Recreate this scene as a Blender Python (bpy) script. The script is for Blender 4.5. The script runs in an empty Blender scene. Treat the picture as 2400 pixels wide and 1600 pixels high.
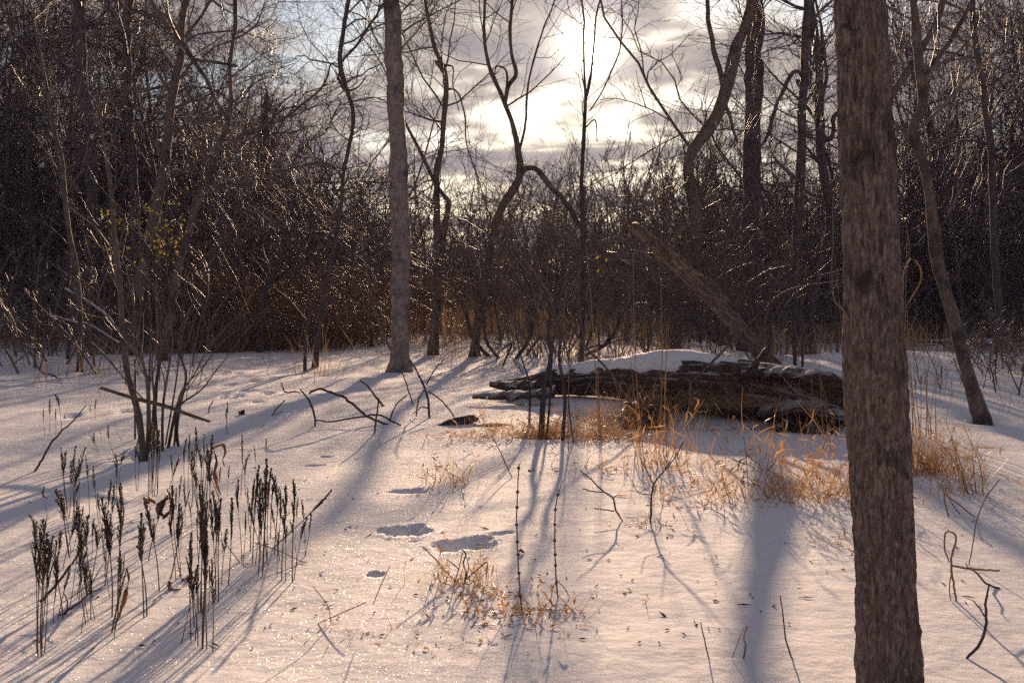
import bpy, math
import numpy as np
from mathutils import Vector, Matrix

# ------------------------------------------------------------------ camera, sky, sun, exposure
SC = bpy.context.scene
COL = SC.collection
H = 1.4                      # eye height above the snow
FPX = 2160.0                 # focal length in photo pixels (photo 2400 x 1600)
PITCH = math.atan(100.0 / FPX)
cam_data = bpy.data.cameras.new('camera')
cam_data.sensor_width = 36.0
cam_data.lens = 36.0 * FPX / 2400.0
cam_data.clip_start = 0.05
cam_data.clip_end = 3000.0
cam = bpy.data.objects.new('camera', cam_data)
COL.objects.link(cam)
cam.location = (0, 0, H)
cam.rotation_euler = (math.pi / 2 - PITCH, 0, 0)
SC.camera = cam

def ray(x, y):
    """direction in the world of photo pixel (x, y)"""
    u, v = (x - 1200.0) / FPX, (800.0 - y) / FPX
    c, s = math.cos(PITCH), math.sin(PITCH)
    return np.array([u, c + v * s, -s + v * c])

SUN_DIR = ray(1378, 110)
SUN_DIR = SUN_DIR / np.linalg.norm(SUN_DIR)
SUN_ELEV = math.asin(SUN_DIR[2])
SUN_AZ = math.atan2(SUN_DIR[0], SUN_DIR[1])

world = bpy.data.worlds.new('World')
SC.world = world
world.use_nodes = True

def build_world():
    nt = world.node_tree
    nt.nodes.clear()
    N, L = nt.nodes.new, nt.links.new
    def val(op, a, b=None, c=None, clamp=False):
        n = N('ShaderNodeMath'); n.operation = op; n.use_clamp = clamp
        for i, v in enumerate((a, b, c)):
            if v is None: continue
            if isinstance(v, (int, float)): n.inputs[i].default_value = v
            else: L(v, n.inputs[i])
        return n.outputs[0]
    def ramp(fac, stops, mode='LINEAR'):
        n = N('ShaderNodeValToRGB'); n.color_ramp.interpolation = mode
        e = n.color_ramp.elements
        while len(e) < len(stops): e.new(0.5)
        for el, (p, c) in zip(e, stops): el.position = p; el.color = (*c, 1)
        L(fac, n.inputs[0]); return n.outputs[0]
    def mix(fac, a, b, blend='MIX'):
        n = N('ShaderNodeMix'); n.data_type = 'RGBA'; n.blend_type = blend
        for k, v in ((0, fac), (6, a), (7, b)):
            if isinstance(v, (int, float)): n.inputs[k].default_value = v
            elif isinstance(v, tuple): n.inputs[k].default_value = (*v, 1)
            else: L(v, n.inputs[k])
        return n.outputs[2]
    sky = N('ShaderNodeTexSky'); sky.sky_type = 'NISHITA'; sky.sun_disc = False
    sky.sun_elevation = SUN_ELEV; sky.sun_rotation = SUN_AZ
    sky.air_density = 1.0; sky.dust_density = 0.5; sky.ozone_density = 1.5
    tc = N('ShaderNodeTexCoord')
    sep = N('ShaderNodeSeparateXYZ'); L(tc.outputs['Generated'], sep.inputs[0])
    z = val('MAXIMUM', sep.outputs[2], 0.0)
    den = val('ADD', z, 0.10)
    comb = N('ShaderNodeCombineXYZ')
    L(val('DIVIDE', sep.outputs[0], den), comb.inputs[0])
    L(val('DIVIDE', sep.outputs[1], den), comb.inputs[1])
    def noise(scale, detail, rough, off, dist=0.0):
        m = N('ShaderNodeMapping'); L(comb.outputs[0], m.inputs[0])
        m.inputs[1].default_value = off; m.inputs[3].default_value = (scale, scale * 1.0, scale)
        n = N('ShaderNodeTexNoise'); n.inputs['Scale'].default_value = 1.0
        n.inputs['Detail'].default_value = detail; n.inputs['Roughness'].default_value = rough
        n.inputs['Distortion'].default_value = dist
        L(m.outputs[0], n.inputs['Vector']); return n.outputs[0]
    big = noise(1.05, 4, 0.62, (9.4, 2.3, 1.0), 0.25)
    small = noise(3.1, 3, 0.65, (5.1, 0.2, 2.0), 0.2)
    dens = val('ADD', val('MULTIPLY', big, 0.68), val('MULTIPLY', small, 0.32))
    cover = ramp(dens, [(0.40, (0, 0, 0)), (0.53, (1, 1, 1))], 'EASE')
    thick = ramp(dens, [(0.47, (0, 0, 0)), (0.60, (1, 1, 1))], 'EASE')
    dt = N('ShaderNodeVectorMath'); dt.operation = 'DOT_PRODUCT'
    nm = N('ShaderNodeVectorMath'); nm.operation = 'NORMALIZE'; L(tc.outputs['Generated'], nm.inputs[0])
    L(nm.outputs[0], dt.inputs[0]); dt.inputs[1].default_value = tuple(SUN_DIR)
    d = val('MAXIMUM', dt.outputs[1], 0.0)
    wide = val('POWER', d, 3.5)
    near = val('POWER', d, 36.0)
    nearer = val('POWER', d, 800.0)
    core = val('POWER', d, 4500.0)
    # cloud scatters sunlight forwards: bright and warm around the sun, dim and cool away from it
    thin_b = val('ADD', val('ADD', val('ADD', 1.8, val('MULTIPLY', wide, 4.1)), val('MULTIPLY', near, 0.5)), val('MULTIPLY', nearer, 4.0))
    thick_b = val('ADD', val('ADD', val('ADD', 1.2, val('MULTIPLY', wide, 2.2)), val('MULTIPLY', near, 0.6)), val('MULTIPLY', nearer, 4.0))
    thin_c = mix(1.0, mix(wide, (0.96, 0.88, 1.08), (1.0, 0.88, 0.73)), thin_b, 'MULTIPLY')
    thick_c = mix(1.0, mix(wide, (0.96, 0.86, 1.08), (1.0, 0.89, 0.93)), thick_b, 'MULTIPLY')
    cloud = mix(thick, thin_c, thick_c)
    col = mix(cover, sky.outputs[0], cloud)
    # the sun's own brightness spread by the thin air and ice in front of it
    halo = mix(1.0, (1.0, 0.88, 0.66), val('ADD', val('MULTIPLY', nearer, 3.0), val('MULTIPLY', core, 60.0)), 'MULTIPLY')
    col = mix(1.0, col, halo, 'ADD')
    bg = N('ShaderNodeBackground'); bg.inputs[1].default_value = 0.062
    L(col, bg.inputs[0])
    out = N('ShaderNodeOutputWorld'); L(bg.outputs[0], out.inputs[0])
build_world()
world.cycles.sampling_method = 'MANUAL'
world.cycles.sample_map_resolution = 256

sun_data = bpy.data.lights.new('sun', 'SUN')
sun_data.energy = 5.0
sun_data.angle = math.radians(0.9)
sun_data.color = (1.0, 0.685, 0.44)
sun = bpy.data.objects.new('sun', sun_data)
COL.objects.link(sun)
sun.rotation_euler = Vector(SUN_DIR.tolist()).to_track_quat('Z', 'Y').to_euler()

vs = SC.view_settings
vs.view_transform = 'Standard'; vs.look = 'None'; vs.gamma = 1.0; vs.use_curve_mapping = False
vs.exposure = 0.74
cy = SC.cycles
cy.use_denoising = False; cy.denoiser = 'OPENIMAGEDENOISE'; cy.denoising_input_passes = 'RGB_ALBEDO_NORMAL'; cy.denoising_prefilter = 'ACCURATE'
cy.max_bounces = 4; cy.diffuse_bounces = 2; cy.glossy_bounces = 1
cy.transmission_bounces = 3; cy.transparent_max_bounces = 6; cy.volume_bounces = 0
cy.sample_clamp_direct = 8.0; cy.sample_clamp_indirect = 2.0
cy.use_light_tree = False; cy.debug_use_spatial_splits = True; cy.use_adaptive_sampling = True; cy.adaptive_threshold = 0.01
cy.caustics_reflective = False; cy.caustics_refractive = False

# ------------------------------------------------------------------ noise and terrain
def _hash(ix, iy, iz, seed):
    h = (ix.astype(np.int64) * 374761393 + iy.astype(np.int64) * 668265263 + iz.astype(np.int64) * 2147483647 + seed * 974634777) & 0xFFFFFFFF
    h = ((h ^ (h >> 13)) * 1274126177) & 0xFFFFFFFF
    h = ((h ^ (h >> 16)) * 2246822519) & 0xFFFFFFFF
    return ((h ^ (h >> 15)) & 0xFFFFFF).astype(np.float64) / 0xFFFFFF
def vnoise(x, y, z=None, seed=0):
    x = np.asarray(x, float); y = np.asarray(y, float)
    z = np.zeros_like(x) if z is None else np.asarray(z, float)
    ix, iy, iz = np.floor(x), np.floor(y), np.floor(z)
    fx, fy, fz = x - ix, y - iy, z - iz
    fx, fy, fz = (f * f * f * (f * (f * 6 - 15) + 10) for f in (fx, fy, fz))
    def c(a, b, d): return _hash(ix + a, iy + b, iz + d, seed)
    r0 = (c(0,0,0) * (1-fx) + c(1,0,0) * fx) * (1-fy) + (c(0,1,0) * (1-fx) + c(1,1,0) * fx) * fy
    r1 = (c(0,0,1) * (1-fx) + c(1,0,1) * fx) * (1-fy) + (c(0,1,1) * (1-fx) + c(1,1,1) * fx) * fy
    return (r0 * (1-fz) + r1 * fz) * 2 - 1
def fbm(x, y, z=None, seed=0, octs=4, gain=0.5):
    t = 0; a = 1.0; f = 1.0
    for o in range(octs):
        t = t + a * vnoise(np.asarray(x) * f, np.asarray(y) * f, None if z is None else np.asarray(z) * f, seed + 17 * o)
        a *= gain; f *= 2.03
    return t
def sstep(a, b, x):
    t = np.clip((np.asarray(x, float) - a) / (b - a), 0, 1)
    return t * t * (3 - 2 * t)

def base_height(x, y):
    x = np.asarray(x, float); y = np.asarray(y, float)
    d = np.hypot(x, y)
    z = 0.10 * vnoise(x * 0.22 + 3.1, y * 0.22 + 1.7, seed=5) + 0.035 * vnoise(x * 0.75, y * 0.75, seed=9) + 0.010 * vnoise(x * 2.3, y * 2.3, seed=12)
    z = z + 0.0045 * vnoise(x * 5.5, y * 5.5, seed=14) + 0.003 * np.abs(vnoise(x * 11, y * 8, seed=15))
    z = z * (0.55 + 0.45 * sstep(4, 14, d))
    z = z + 0.16 * vnoise(x * 0.11, y * 0.11, seed=21) * sstep(14, 30, d)
    # low bank under and behind the rotten log
    z = z + 0.16 * np.exp(-(((x - 2.6) / 3.0) ** 2 + ((y - 12.2) / 1.6) ** 2))
    z = z + 0.22 * np.exp(-(((x - 8.5) / 2.6) ** 2 + ((y - 18.5) / 3.0) ** 2))
    # hillside beyond the wood
    az = np.arctan2(x, np.maximum(y, 1e-3))
    hill = 8.0 + 9.0 * sstep(0.10, 0.42, az) + 5.0 * sstep(0.10, 0.42, -az) + 1.6 * vnoise(x * 0.02, y * 0.02, seed=31)
    z = z + hill * sstep(62, 190, y) + 0.35 * sstep(30, 62, y)
    return z

# footprints: photo pixel, length and width in metres, turn, depth
PRINTS = []
def ground_at(x, y):
    return float(base_height(np.array([x]), np.array([y]))[0])
def gp(px, py):
    """point of the snow seen at photo pixel"""
    d = ray(px, py)
    t = np.geomspace(1.0, 400.0, 4000)
    X, Y, Z = d[0] * t, d[1] * t, H + d[2] * t
    diff = Z - base_height(X, Y)
    k = int(np.argmax(diff < 0)) if (diff < 0).any() else len(t) - 1
    k = max(k, 1)
    f = diff[k-1] / (diff[k-1] - diff[k] + 1e-9)
    tt = t[k-1] + f * (t[k] - t[k-1])
    return np.array([d[0] * tt, d[1] * tt, ground_at(d[0] * tt, d[1] * tt)])
def at(px, py, Y):
    d = ray(px, py)
    t = Y / d[1]
    return np.array([d[0] * t, Y, H + d[2] * t])
ORG = {'a': (60, 40), 'b': (800, 40), 'c': (1540, 40), 'd': (60, 540), 'e': (800, 540), 'f': (1540, 540),
       'g': (60, 1020), 'h': (800, 1020), 'i': (1540, 1020), 'D': (0, 0)}
def Z(reg, x, y):
    s = 2400.0 / 2352.0 if reg == 'D' else 800.0 / 2323.0
    o = ORG[reg]
    return o[0] + x * s, o[1] + y * s

# ------------------------------------------------------------------ mesh helpers
class MB:
    def __init__(self):
        self.v, self.q, self.t, self.n = [], [], [], 0
    def add(self, verts, quads=None, tris=None):
        verts = np.asarray(verts, float).reshape(-1, 3)
        if quads is not None and len(quads): self.q.append(np.asarray(quads, np.int64).reshape(-1, 4) + self.n)
        if tris is not None and len(tris): self.t.append(np.asarray(tris, np.int64).reshape(-1, 3) + self.n)
        self.v.append(verts); self.n += len(verts)
        return self
    def tubes(self, P, R, k=4, cap=False):
        P = np.asarray(P, float); R = np.asarray(R, float)
        if P.ndim == 2: P = P[None]; R = R[None]
        M, N = P.shape[:2]
        if M == 0: return self
        T = np.gradient(P, axis=1); T /= np.linalg.norm(T, axis=2, keepdims=True) + 1e-9
        ch = P[:, -1] - P[:, 0]; ch /= np.linalg.norm(ch, axis=1, keepdims=True) + 1e-9
        ref = np.where(np.abs(ch[:, 2:3]) < 0.8, np.array([[0, 0, 1.0]]), np.array([[1.0, 0, 0]]))
        ref = ref - ch * (ref * ch).sum(1, keepdims=True); ref /= np.linalg.norm(ref, axis=1, keepdims=True)
        U = ref[:, None] - T * (ref[:, None] * T).sum(2, keepdims=True); U /= np.linalg.norm(U, axis=2, keepdims=True) + 1e-9
        V = np.cross(T, U)
        a = np.arange(k) * 2 * math.pi / k
        ring = U[:, :, None] * np.cos(a)[None, None, :, None] + V[:, :, None] * np.sin(a)[None, None, :, None]
        verts = P[:, :, None] + ring * R[:, :, None, None]
        idx = np.arange(M * N * k).reshape(M, N, k)
        nx = np.roll(idx, -1, axis=2)
        quads = np.stack([idx[:, :-1], nx[:, :-1], nx[:, 1:], idx[:, 1:]], -1).reshape(-1, 4)
        tris = None
        vv = verts.reshape(-1, 3)
        if cap:
            c = vv.shape[0]
            vv = np.vstack([vv, P[:, 0], P[:, -1]])
            t = []
            for m in range(M):
                for i in range(k):
                    t.append((idx[m, 0, (i+1) % k], idx[m, 0, i], c + m))
                    t.append((idx[m, -1, i], idx[m, -1, (i+1) % k], c + M + m))
            tris = t
        return self.add(vv, quads, tris)
    def arrays(self):
        v = np.vstack(self.v)
        q = np.vstack(self.q) if self.q else np.zeros((0, 4), np.int64)
        t = np.vstack(self.t) if self.t else np.zeros((0, 3), np.int64)
        return v, q, t
    def mesh(self, name, mat, smooth=True):
        v, q, t = self.arrays()
        me = bpy.data.meshes.new(name)
        me.vertices.add(len(v)); me.vertices.foreach_set('co', v.astype(np.float32).ravel())
        nl = len(q) * 4 + len(t) * 3
        me.loops.add(nl)
        me.loops.foreach_set('vertex_index', np.concatenate([q.ravel(), t.ravel()]).astype(np.int32))
        me.polygons.add(len(q) + len(t))
        ls = np.concatenate([np.arange(len(q)) * 4, len(q) * 4 + np.arange(len(t)) * 3]).astype(np.int32)
        me.polygons.foreach_set('loop_start', ls)
        me.polygons.foreach_set('use_smooth', np.full(len(q) + len(t), smooth))
        me.update(calc_edges=True)
        me.validate()
        if mat: me.materials.append(mat)
        return me

def link(name, me, parent=None):
    o = bpy.data.objects.new(name, me)
    COL.objects.link(o)
    if parent is not None: o.parent = parent
    return o
def tag(o, label=None, cat=None, group=None, kind=None):
    if label: o['label'] = label
    if cat: o['category'] = cat
    if group: o['group'] = group
    if kind: o['kind'] = kind
    return o
def thing(name, label, cat, loc=(0, 0, 0), group=None):
    o = bpy.data.objects.new(name, None)
    o.empty_display_size = 0.1
    COL.objects.link(o)
    o.location = [float(c) for c in loc]
    return tag(o, label, cat, group)
def copy_tree(root):
    r = root.copy(); COL.objects.link(r)
    for ch in root.children:
        c = ch.copy(); COL.objects.link(c); c.parent = r
        c.matrix_parent_inverse = Matrix.Identity(4)
        for g in ch.children:
            d = g.copy(); COL.objects.link(d); d.parent = c
    return r

def resample(pts, n):
    pts = np.asarray(pts, float)
    if len(pts) < 3:
        t = np.linspace(0, 1, n)[:, None]
        return pts[0] * (1 - t) + pts[-1] * t
    s = np.concatenate([[0], np.cumsum(np.linalg.norm(np.diff(pts[:, :3], axis=0), axis=1))])
    u = np.linspace(0, s[-1], n)
    # Catmull-Rom through the points
    m = np.gradient(pts, s, axis=0)
    k = np.clip(np.searchsorted(s, u, 'right') - 1, 0, len(s) - 2)
    h = (s[k+1] - s[k])[:, None]; t = ((u - s[k])[:, None]) / h
    return ((2*t**3 - 3*t**2 + 1) * pts[k] + (t**3 - 2*t**2 + t) * h * m[k] + (-2*t**3 + 3*t**2) * pts[k+1] + (t**3 - t**2) * h * m[k+1])

def spawn(P, R, rng, n, t0=0.3, t1=0.98, ang=(0.5, 1.0), ratio=(0.35, 0.7), N=5, up=0.05, wig=0.15, rr=0.6, tip=0.25, rmin=0.0015, length=None):
    """n children on every branch of P (M,N,3)"""
    M, NP = P.shape[:2]
    if M == 0: return np.zeros((0, N, 3)), np.zeros((0, N))
    seg = np.linalg.norm(np.diff(P, axis=1), axis=2).sum(1)
    t = (np.linspace(t0, t1, n)[None] + rng.uniform(-0.5, 0.5, (M, n)) * (t1 - t0) / n).clip(0.02, 0.995)
    f = t * (NP - 1); i = np.minimum(f.astype(int), NP - 2); w = (f - i)[..., None]
    mi = np.arange(M)[:, None]
    p = P[mi, i] * (1 - w) + P[mi, i+1] * w
    tg = P[mi, i+1] - P[mi, i]; tg /= np.linalg.norm(tg, axis=2, keepdims=True) + 1e-9
    r = (R[mi, i] * (1 - w[..., 0]) + R[mi, i+1] * w[..., 0])
    q = rng.normal(size=(M, n, 3)); q -= tg * (q * tg).sum(2, keepdims=True); q /= np.linalg.norm(q, axis=2, keepdims=True) + 1e-9
    a = rng.uniform(*ang, (M, n))[..., None]
    d = tg * np.cos(a) + q * np.sin(a)
    if length is None:
        ln = seg[:, None] * rng.uniform(*ratio, (M, n)) * (1.15 - 0.75 * t)
    else:
        ln = rng.uniform(*length, (M, n))
    K = M * n
    p = p.reshape(K, 3); d = d.reshape(K, 3); ln = ln.reshape(K); r0 = np.maximum(r.reshape(K) * rr, rmin)
    out = np.zeros((K, N, 3)); out[:, 0] = p
    st = (ln / (N - 1))[:, None]
    for j in range(1, N):
        d = d + rng.normal(size=(K, 3)) * wig + np.array([0, 0, up])
        d /= np.linalg.norm(d, axis=1, keepdims=True) + 1e-9
        out[:, j] = out[:, j-1] + d * st
    rad = r0[:, None] * np.linspace(1, tip, N)[None]
    return out, np.maximum(rad, rmin * 0.6)

# ------------------------------------------------------------------ materials
MATS = {}
def new_mat(name):
    m = bpy.data.materials.new(name); m.use_nodes = True
    nt = m.node_tree; nt.nodes.clear()
    MATS[name] = m
    return m, nt, nt.nodes.new, nt.links.new
def bark_mat(name, dark, mid, light, scale=(18, 18, 4), fissure=None, rough=0.8, spec=0.3, bump=0.4, patch=None, patch_scale=3.0, bump_dist=0.01, patch_pos=(0.50, 0.60)):
    m, nt, N, L = new_mat(name)
    tc = N('ShaderNodeTexCoord')
    mp = N('ShaderNodeMapping'); mp.inputs[3].default_value = scale; L(tc.outputs['Object'], mp.inputs[0])
    n1 = N('ShaderNodeTexNoise'); n1.inputs['Scale'].default_value = 1.0; n1.inputs['Detail'].default_value = 6; n1.inputs['Roughness'].default_value = 0.65
    L(mp.outputs[0], n1.inputs['Vector'])
    cr = N('ShaderNodeValToRGB'); e = cr.color_ramp.elements; e.new(0.5)
    for el, (p, c) in zip(e, ((0.30, dark), (0.50, mid), (0.68, light))): el.position = p; el.color = (*c, 1)
    L(n1.outputs[0], cr.inputs[0])
    col = cr.outputs[0]
    if patch:
        n2 = N('ShaderNodeTexNoise'); n2.inputs['Scale'].default_value = patch_scale; n2.inputs['Detail'].default_value = 5; n2.inputs['Roughness'].default_value = 0.7
        L(tc.outputs['Object'], n2.inputs['Vector'])
        c2 = N('ShaderNodeValToRGB'); c2.color_ramp.elements[0].position = patch_pos[0]; c2.color_ramp.elements[1].position = patch_pos[1]
        L(n2.outputs[0], c2.inputs[0])
        mx = N('ShaderNodeMix'); mx.data_type = 'RGBA'; L(c2.outputs[0], mx.inputs[0]); L(col, mx.inputs[6]); mx.inputs[7].default_value = (*patch, 1)
        col = mx.outputs[2]
    if fissure:
        mf = N('ShaderNodeMapping'); mf.inputs[3].default_value = fissure; L(tc.outputs['Object'], mf.inputs[0])
        dn = N('ShaderNodeTexNoise'); dn.inputs['Scale'].default_value = 1.6; dn.inputs['Detail'].default_value = 3; L(mf.outputs[0], dn.inputs['Vector'])
        ad = N('ShaderNodeMix'); ad.data_type = 'RGBA'; ad.blend_type = 'ADD'; ad.inputs[0].default_value = 1.0; L(mf.outputs[0], ad.inputs[6]); L(dn.outputs['Color'], ad.inputs[7])
        vo = N('ShaderNodeTexVoronoi'); vo.feature = 'DISTANCE_TO_EDGE'; vo.inputs['Scale'].default_value = 1.0; L(ad.outputs[2], vo.inputs['Vector'])
        fr = N('ShaderNodeMapRange'); L(vo.outputs['Distance'], fr.inputs[0]); fr.inputs[1].default_value = 0.02; fr.inputs[2].default_value = 0.17; fr.inputs[3].default_value = 0.5; fr.inputs[4].default_value = 0.0
        fm = N('ShaderNodeMix'); fm.data_type = 'RGBA'; L(fr.outputs[0], fm.inputs[0]); L(col, fm.inputs[6]); fm.inputs[7].default_value = (*dark, 1)
        col = fm.outputs[2]
    b = N('ShaderNodeBsdfPrincipled'); L(col, b.inputs['Base Color'])
    b.inputs['Roughness'].default_value = rough; b.inputs['Specular IOR Level'].default_value = spec
    if bump:
        bp = N('ShaderNodeBump'); bp.inputs['Strength'].default_value = bump; bp.inputs['Distance'].default_value = bump_dist
        L(n1.outputs[0], bp.inputs['Height']); L(bp.outputs[0], b.inputs['Normal'])
    o = N('ShaderNodeOutputMaterial'); L(b.outputs[0], o.inputs[0])
    return m
def leaf_mat(name, c1, c2, trans=0.5, rough=0.5, scale=6.0, gloss=0.25):
    m, nt, N, L = new_mat(name)
    tc = N('ShaderNodeTexCoord'); oi = N('ShaderNodeObjectInfo')
    n1 = N('ShaderNodeTexNoise'); n1.inputs['Scale'].default_value = scale; n1.inputs['Detail'].default_value = 3
    ad = N('ShaderNodeVectorMath'); L(tc.outputs['Object'], ad.inputs[0]); L(oi.outputs['Location'], ad.inputs[1]); L(ad.outputs[0], n1.inputs['Vector'])
    mx = N('ShaderNodeMix'); mx.data_type = 'RGBA'; mx.inputs[6].default_value = (*c1, 1); mx.inputs[7].default_value = (*c2, 1)
    cr = N('ShaderNodeValToRGB'); cr.color_ramp.elements[0].position = 0.38; cr.color_ramp.elements[1].position = 0.64
    L(n1.outputs[0], cr.inputs[0]); L(cr.outputs[0], mx.inputs[0])
    p = N('ShaderNodeBsdfPrincipled'); L(mx.outputs[2], p.inputs['Base Color']); p.inputs['Roughness'].default_value = rough; p.inputs['Specular IOR Level'].default_value = gloss
    t = N('ShaderNodeBsdfTranslucent'); L(mx.outputs[2], t.inputs[0])
    s = N('ShaderNodeMixShader'); s.inputs[0].default_value = trans; L(p.outputs[0], s.inputs[1]); L(t.outputs[0], s.inputs[2])
    o = N('ShaderNodeOutputMaterial'); L(s.outputs[0], o.inputs[0])
    return m
def snow_mat(name, grit=1.0, glint=0.035):
    m, nt, N, L = new_mat(name)
    tc = N('ShaderNodeTexCoord'); geo = N('ShaderNodeNewGeometry')
    def noise(s, det, r=0.6):
        n = N('ShaderNodeTexNoise'); n.inputs['Scale'].default_value = s; n.inputs['Detail'].default_value = det; n.inputs['Roughness'].default_value = r
        L(tc.outputs['Object'], n.inputs['Vector']); return n
    fine, mid = noise(130, 1, 0.7), noise(9, 2)
    b1 = N('ShaderNodeBump'); b1.inputs['Strength'].default_value = 0.38 * grit; b1.inputs['Distance'].default_value = 0.006; L(fine.outputs[0], b1.inputs['Height'])
    b2 = N('ShaderNodeBump'); b2.inputs['Strength'].default_value = 0.35; b2.inputs['Distance'].default_value = 0.03; L(mid.outputs[0], b2.inputs['Height']); L(b1.outputs[0], b2.inputs['Normal'])
    cr = N('ShaderNodeValToRGB'); cr.color_ramp.elements[0].color = (0.80, 0.80, 0.835, 1); cr.color_ramp.elements[1].color = (0.89, 0.885, 0.90, 1)
    L(mid.outputs[0], cr.inputs[0])
    p = N('ShaderNodeBsdfPrincipled'); L(cr.outputs[0], p.inputs['Base Color']); p.inputs['Roughness'].default_value = 0.85; p.inputs['Specular IOR Level'].default_value = 0.12
    L(b2.outputs[0], p.inputs['Normal'])
    # ice crystals: every grain tilts its own way and some catch the sun
    v = N('ShaderNodeTexVoronoi'); v.inputs['Scale'].default_value = 300.0; L(tc.outputs['Object'], v.inputs['Vector'])
    sb = N('ShaderNodeVectorMath'); sb.operation = 'SUBTRACT'; L(v.outputs['Color'], sb.inputs[0]); sb.inputs[1].default_value = (0.5, 0.5, 0.5)
    sc = N('ShaderNodeVectorMath'); sc.operation = 'SCALE'; L(sb.outputs[0], sc.inputs[0]); sc.inputs['Scale'].default_value = 1.7
    ad = N('ShaderNodeVectorMath'); L(geo.outputs['Normal'], ad.inputs[0]); L(sc.outputs[0], ad.inputs[1])
    nm = N('ShaderNodeVectorMath'); nm.operation = 'NORMALIZE'; L(ad.outputs[0], nm.inputs[0])
    g = N('ShaderNodeBsdfGlossy'); g.inputs['Roughness'].default_value = 0.22; g.inputs[0].default_value = (0.95, 0.95, 0.95, 1); L(nm.outputs[0], g.inputs['Normal'])
    s = N('ShaderNodeMixShader'); n3 = noise(4.0, 1); sp = N('ShaderNodeSeparateColor'); L(v.outputs['Color'], sp.inputs[0])
    gm = N('ShaderNodeMapRange'); L(n3.outputs[0], gm.inputs[0]); gm.inputs[1].default_value = 0.35; gm.inputs[2].default_value = 0.7; gm.inputs[3].default_value = glint * 0.4; gm.inputs[4].default_value = glint * 1.6
    gt = N('ShaderNodeMath'); gt.operation = 'GREATER_THAN'; L(sp.outputs[0], gt.inputs[0]); gt.inputs[1].default_value = 0.72
    gx = N('ShaderNodeMath'); gx.operation = 'MULTIPLY'; L(gm.outputs[0], gx.inputs[0]); L(gt.outputs[0], gx.inputs[1])
    L(gx.outputs[0], s.inputs[0]); L(p.outputs[0], s.inputs[1]); L(g.outputs[0], s.inputs[2])
    o = N('ShaderNodeOutputMaterial'); L(s.outputs[0], o.inputs[0])
    return m
def deadwood_mat(name, dark, mid, light, dust=0.5, scale=(3, 26, 26), dust_lo=0.45, dust_hi=0.75):
    """weathered wood, grain along local X, with snow lying on what faces up"""
    m, nt, N, L = new_mat(name)
    tc = N('ShaderNodeTexCoord'); geo = N('ShaderNodeNewGeometry')
    mp = N('ShaderNodeMapping'); mp.inputs[3].default_value = scale; L(tc.outputs['Object'], mp.inputs[0])
    n1 = N('ShaderNodeTexNoise'); n1.inputs['Scale'].default_value = 1; n1.inputs['Detail'].default_value = 7; n1.inputs['Roughness'].default_value = 0.7; L(mp.outputs[0], n1.inputs['Vector'])
    cr = N('ShaderNodeValToRGB'); e = cr.color_ramp.elements; e.new(0.5)
    for el, (p, c) in zip(e, ((0.33, dark), (0.5, mid), (0.66, light))): el.position = p; el.color = (*c, 1)
    L(n1.outputs[0], cr.inputs[0])
    n2 = N('ShaderNodeTexNoise'); n2.inputs['Scale'].default_value = 7; n2.inputs['Detail'].default_value = 6; n2.inputs['Roughness'].default_value = 0.7; L(tc.outputs['Object'], n2.inputs['Vector'])
    sep = N('ShaderNodeSeparateXYZ'); L(geo.outputs['True Normal'], sep.inputs[0])
    a = N('ShaderNodeMath'); a.operation = 'MULTIPLY_ADD'; L(n2.outputs[0], a.inputs[0]); a.inputs[1].default_value = 1.1; a.inputs[2].default_value = -0.55
    b = N('ShaderNodeMath'); b.operation = 'ADD'; L(a.outputs[0], b.inputs[0]); L(sep.outputs[2], b.inputs[1])
    mr = N('ShaderNodeMapRange'); mr.interpolation_type = 'SMOOTHSTEP'; L(b.outputs[0], mr.inputs[0]); mr.inputs[1].default_value = dust_lo; mr.inputs[2].default_value = dust_hi; mr.inputs[4].default_value = dust
    mx = N('ShaderNodeMix'); mx.data_type = 'RGBA'; L(mr.outputs[0], mx.inputs[0]); L(cr.outputs[0], mx.inputs[6]); mx.inputs[7].default_value = (0.82, 0.82, 0.86, 1)
    bp = N('ShaderNodeBump'); bp.inputs['Strength'].default_value = 0.8; bp.inputs['Distance'].default_value = 0.02; L(n1.outputs[0], bp.inputs['Height'])
    p = N('ShaderNodeBsdfPrincipled'); L(mx.outputs[2], p.inputs['Base Color']); p.inputs['Roughness'].default_value = 0.75; p.inputs['Specular IOR Level'].default_value = 0.3; L(bp.outputs[0], p.inputs['Normal'])
    o = N('ShaderNodeOutputMaterial'); L(p.outputs[0], o.inputs[0])
    return m

M_SNOW = snow_mat('snow')
M_NEAR = bark_mat('furrowed_bark', (0.065, 0.047, 0.043), (0.215, 0.162, 0.146), (0.36, 0.285, 0.255), (95, 95, 30), (52, 52, 10), 0.85, 0.2, 0.9, (0.055, 0.044, 0.036), 4.2, 0.012, (0.54, 0.66))
M_PALE = bark_mat('pale_smooth_bark', (0.12, 0.098, 0.090), (0.24, 0.195, 0.178), (0.38, 0.31, 0.285), (11, 11, 7), None, 0.75, 0.25, 0.45, (0.075, 0.060, 0.055), 2.2, 0.008, (0.54, 0.66))
M_BARK = bark_mat('grey_brown_bark', (0.060, 0.044, 0.038), (0.16, 0.12, 0.10), (0.25, 0.195, 0.165), (18, 18, 8), (26, 26, 7), 0.75, 0.3, 0.5, (0.05, 0.042, 0.034), 2.2, 0.01)
M_DARK = bark_mat('dark_bark', (0.032, 0.023, 0.028), (0.080, 0.060, 0.066), (0.135, 0.104, 0.104), (16, 16, 5), None, 0.75, 0.25, 0.5)
M_TWIG = bark_mat('twig_bark', (0.070, 0.050, 0.044), (0.130, 0.095, 0.084), (0.20, 0.15, 0.125), (8, 8, 4), None, 0.45, 0.5, 0.0)
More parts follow.
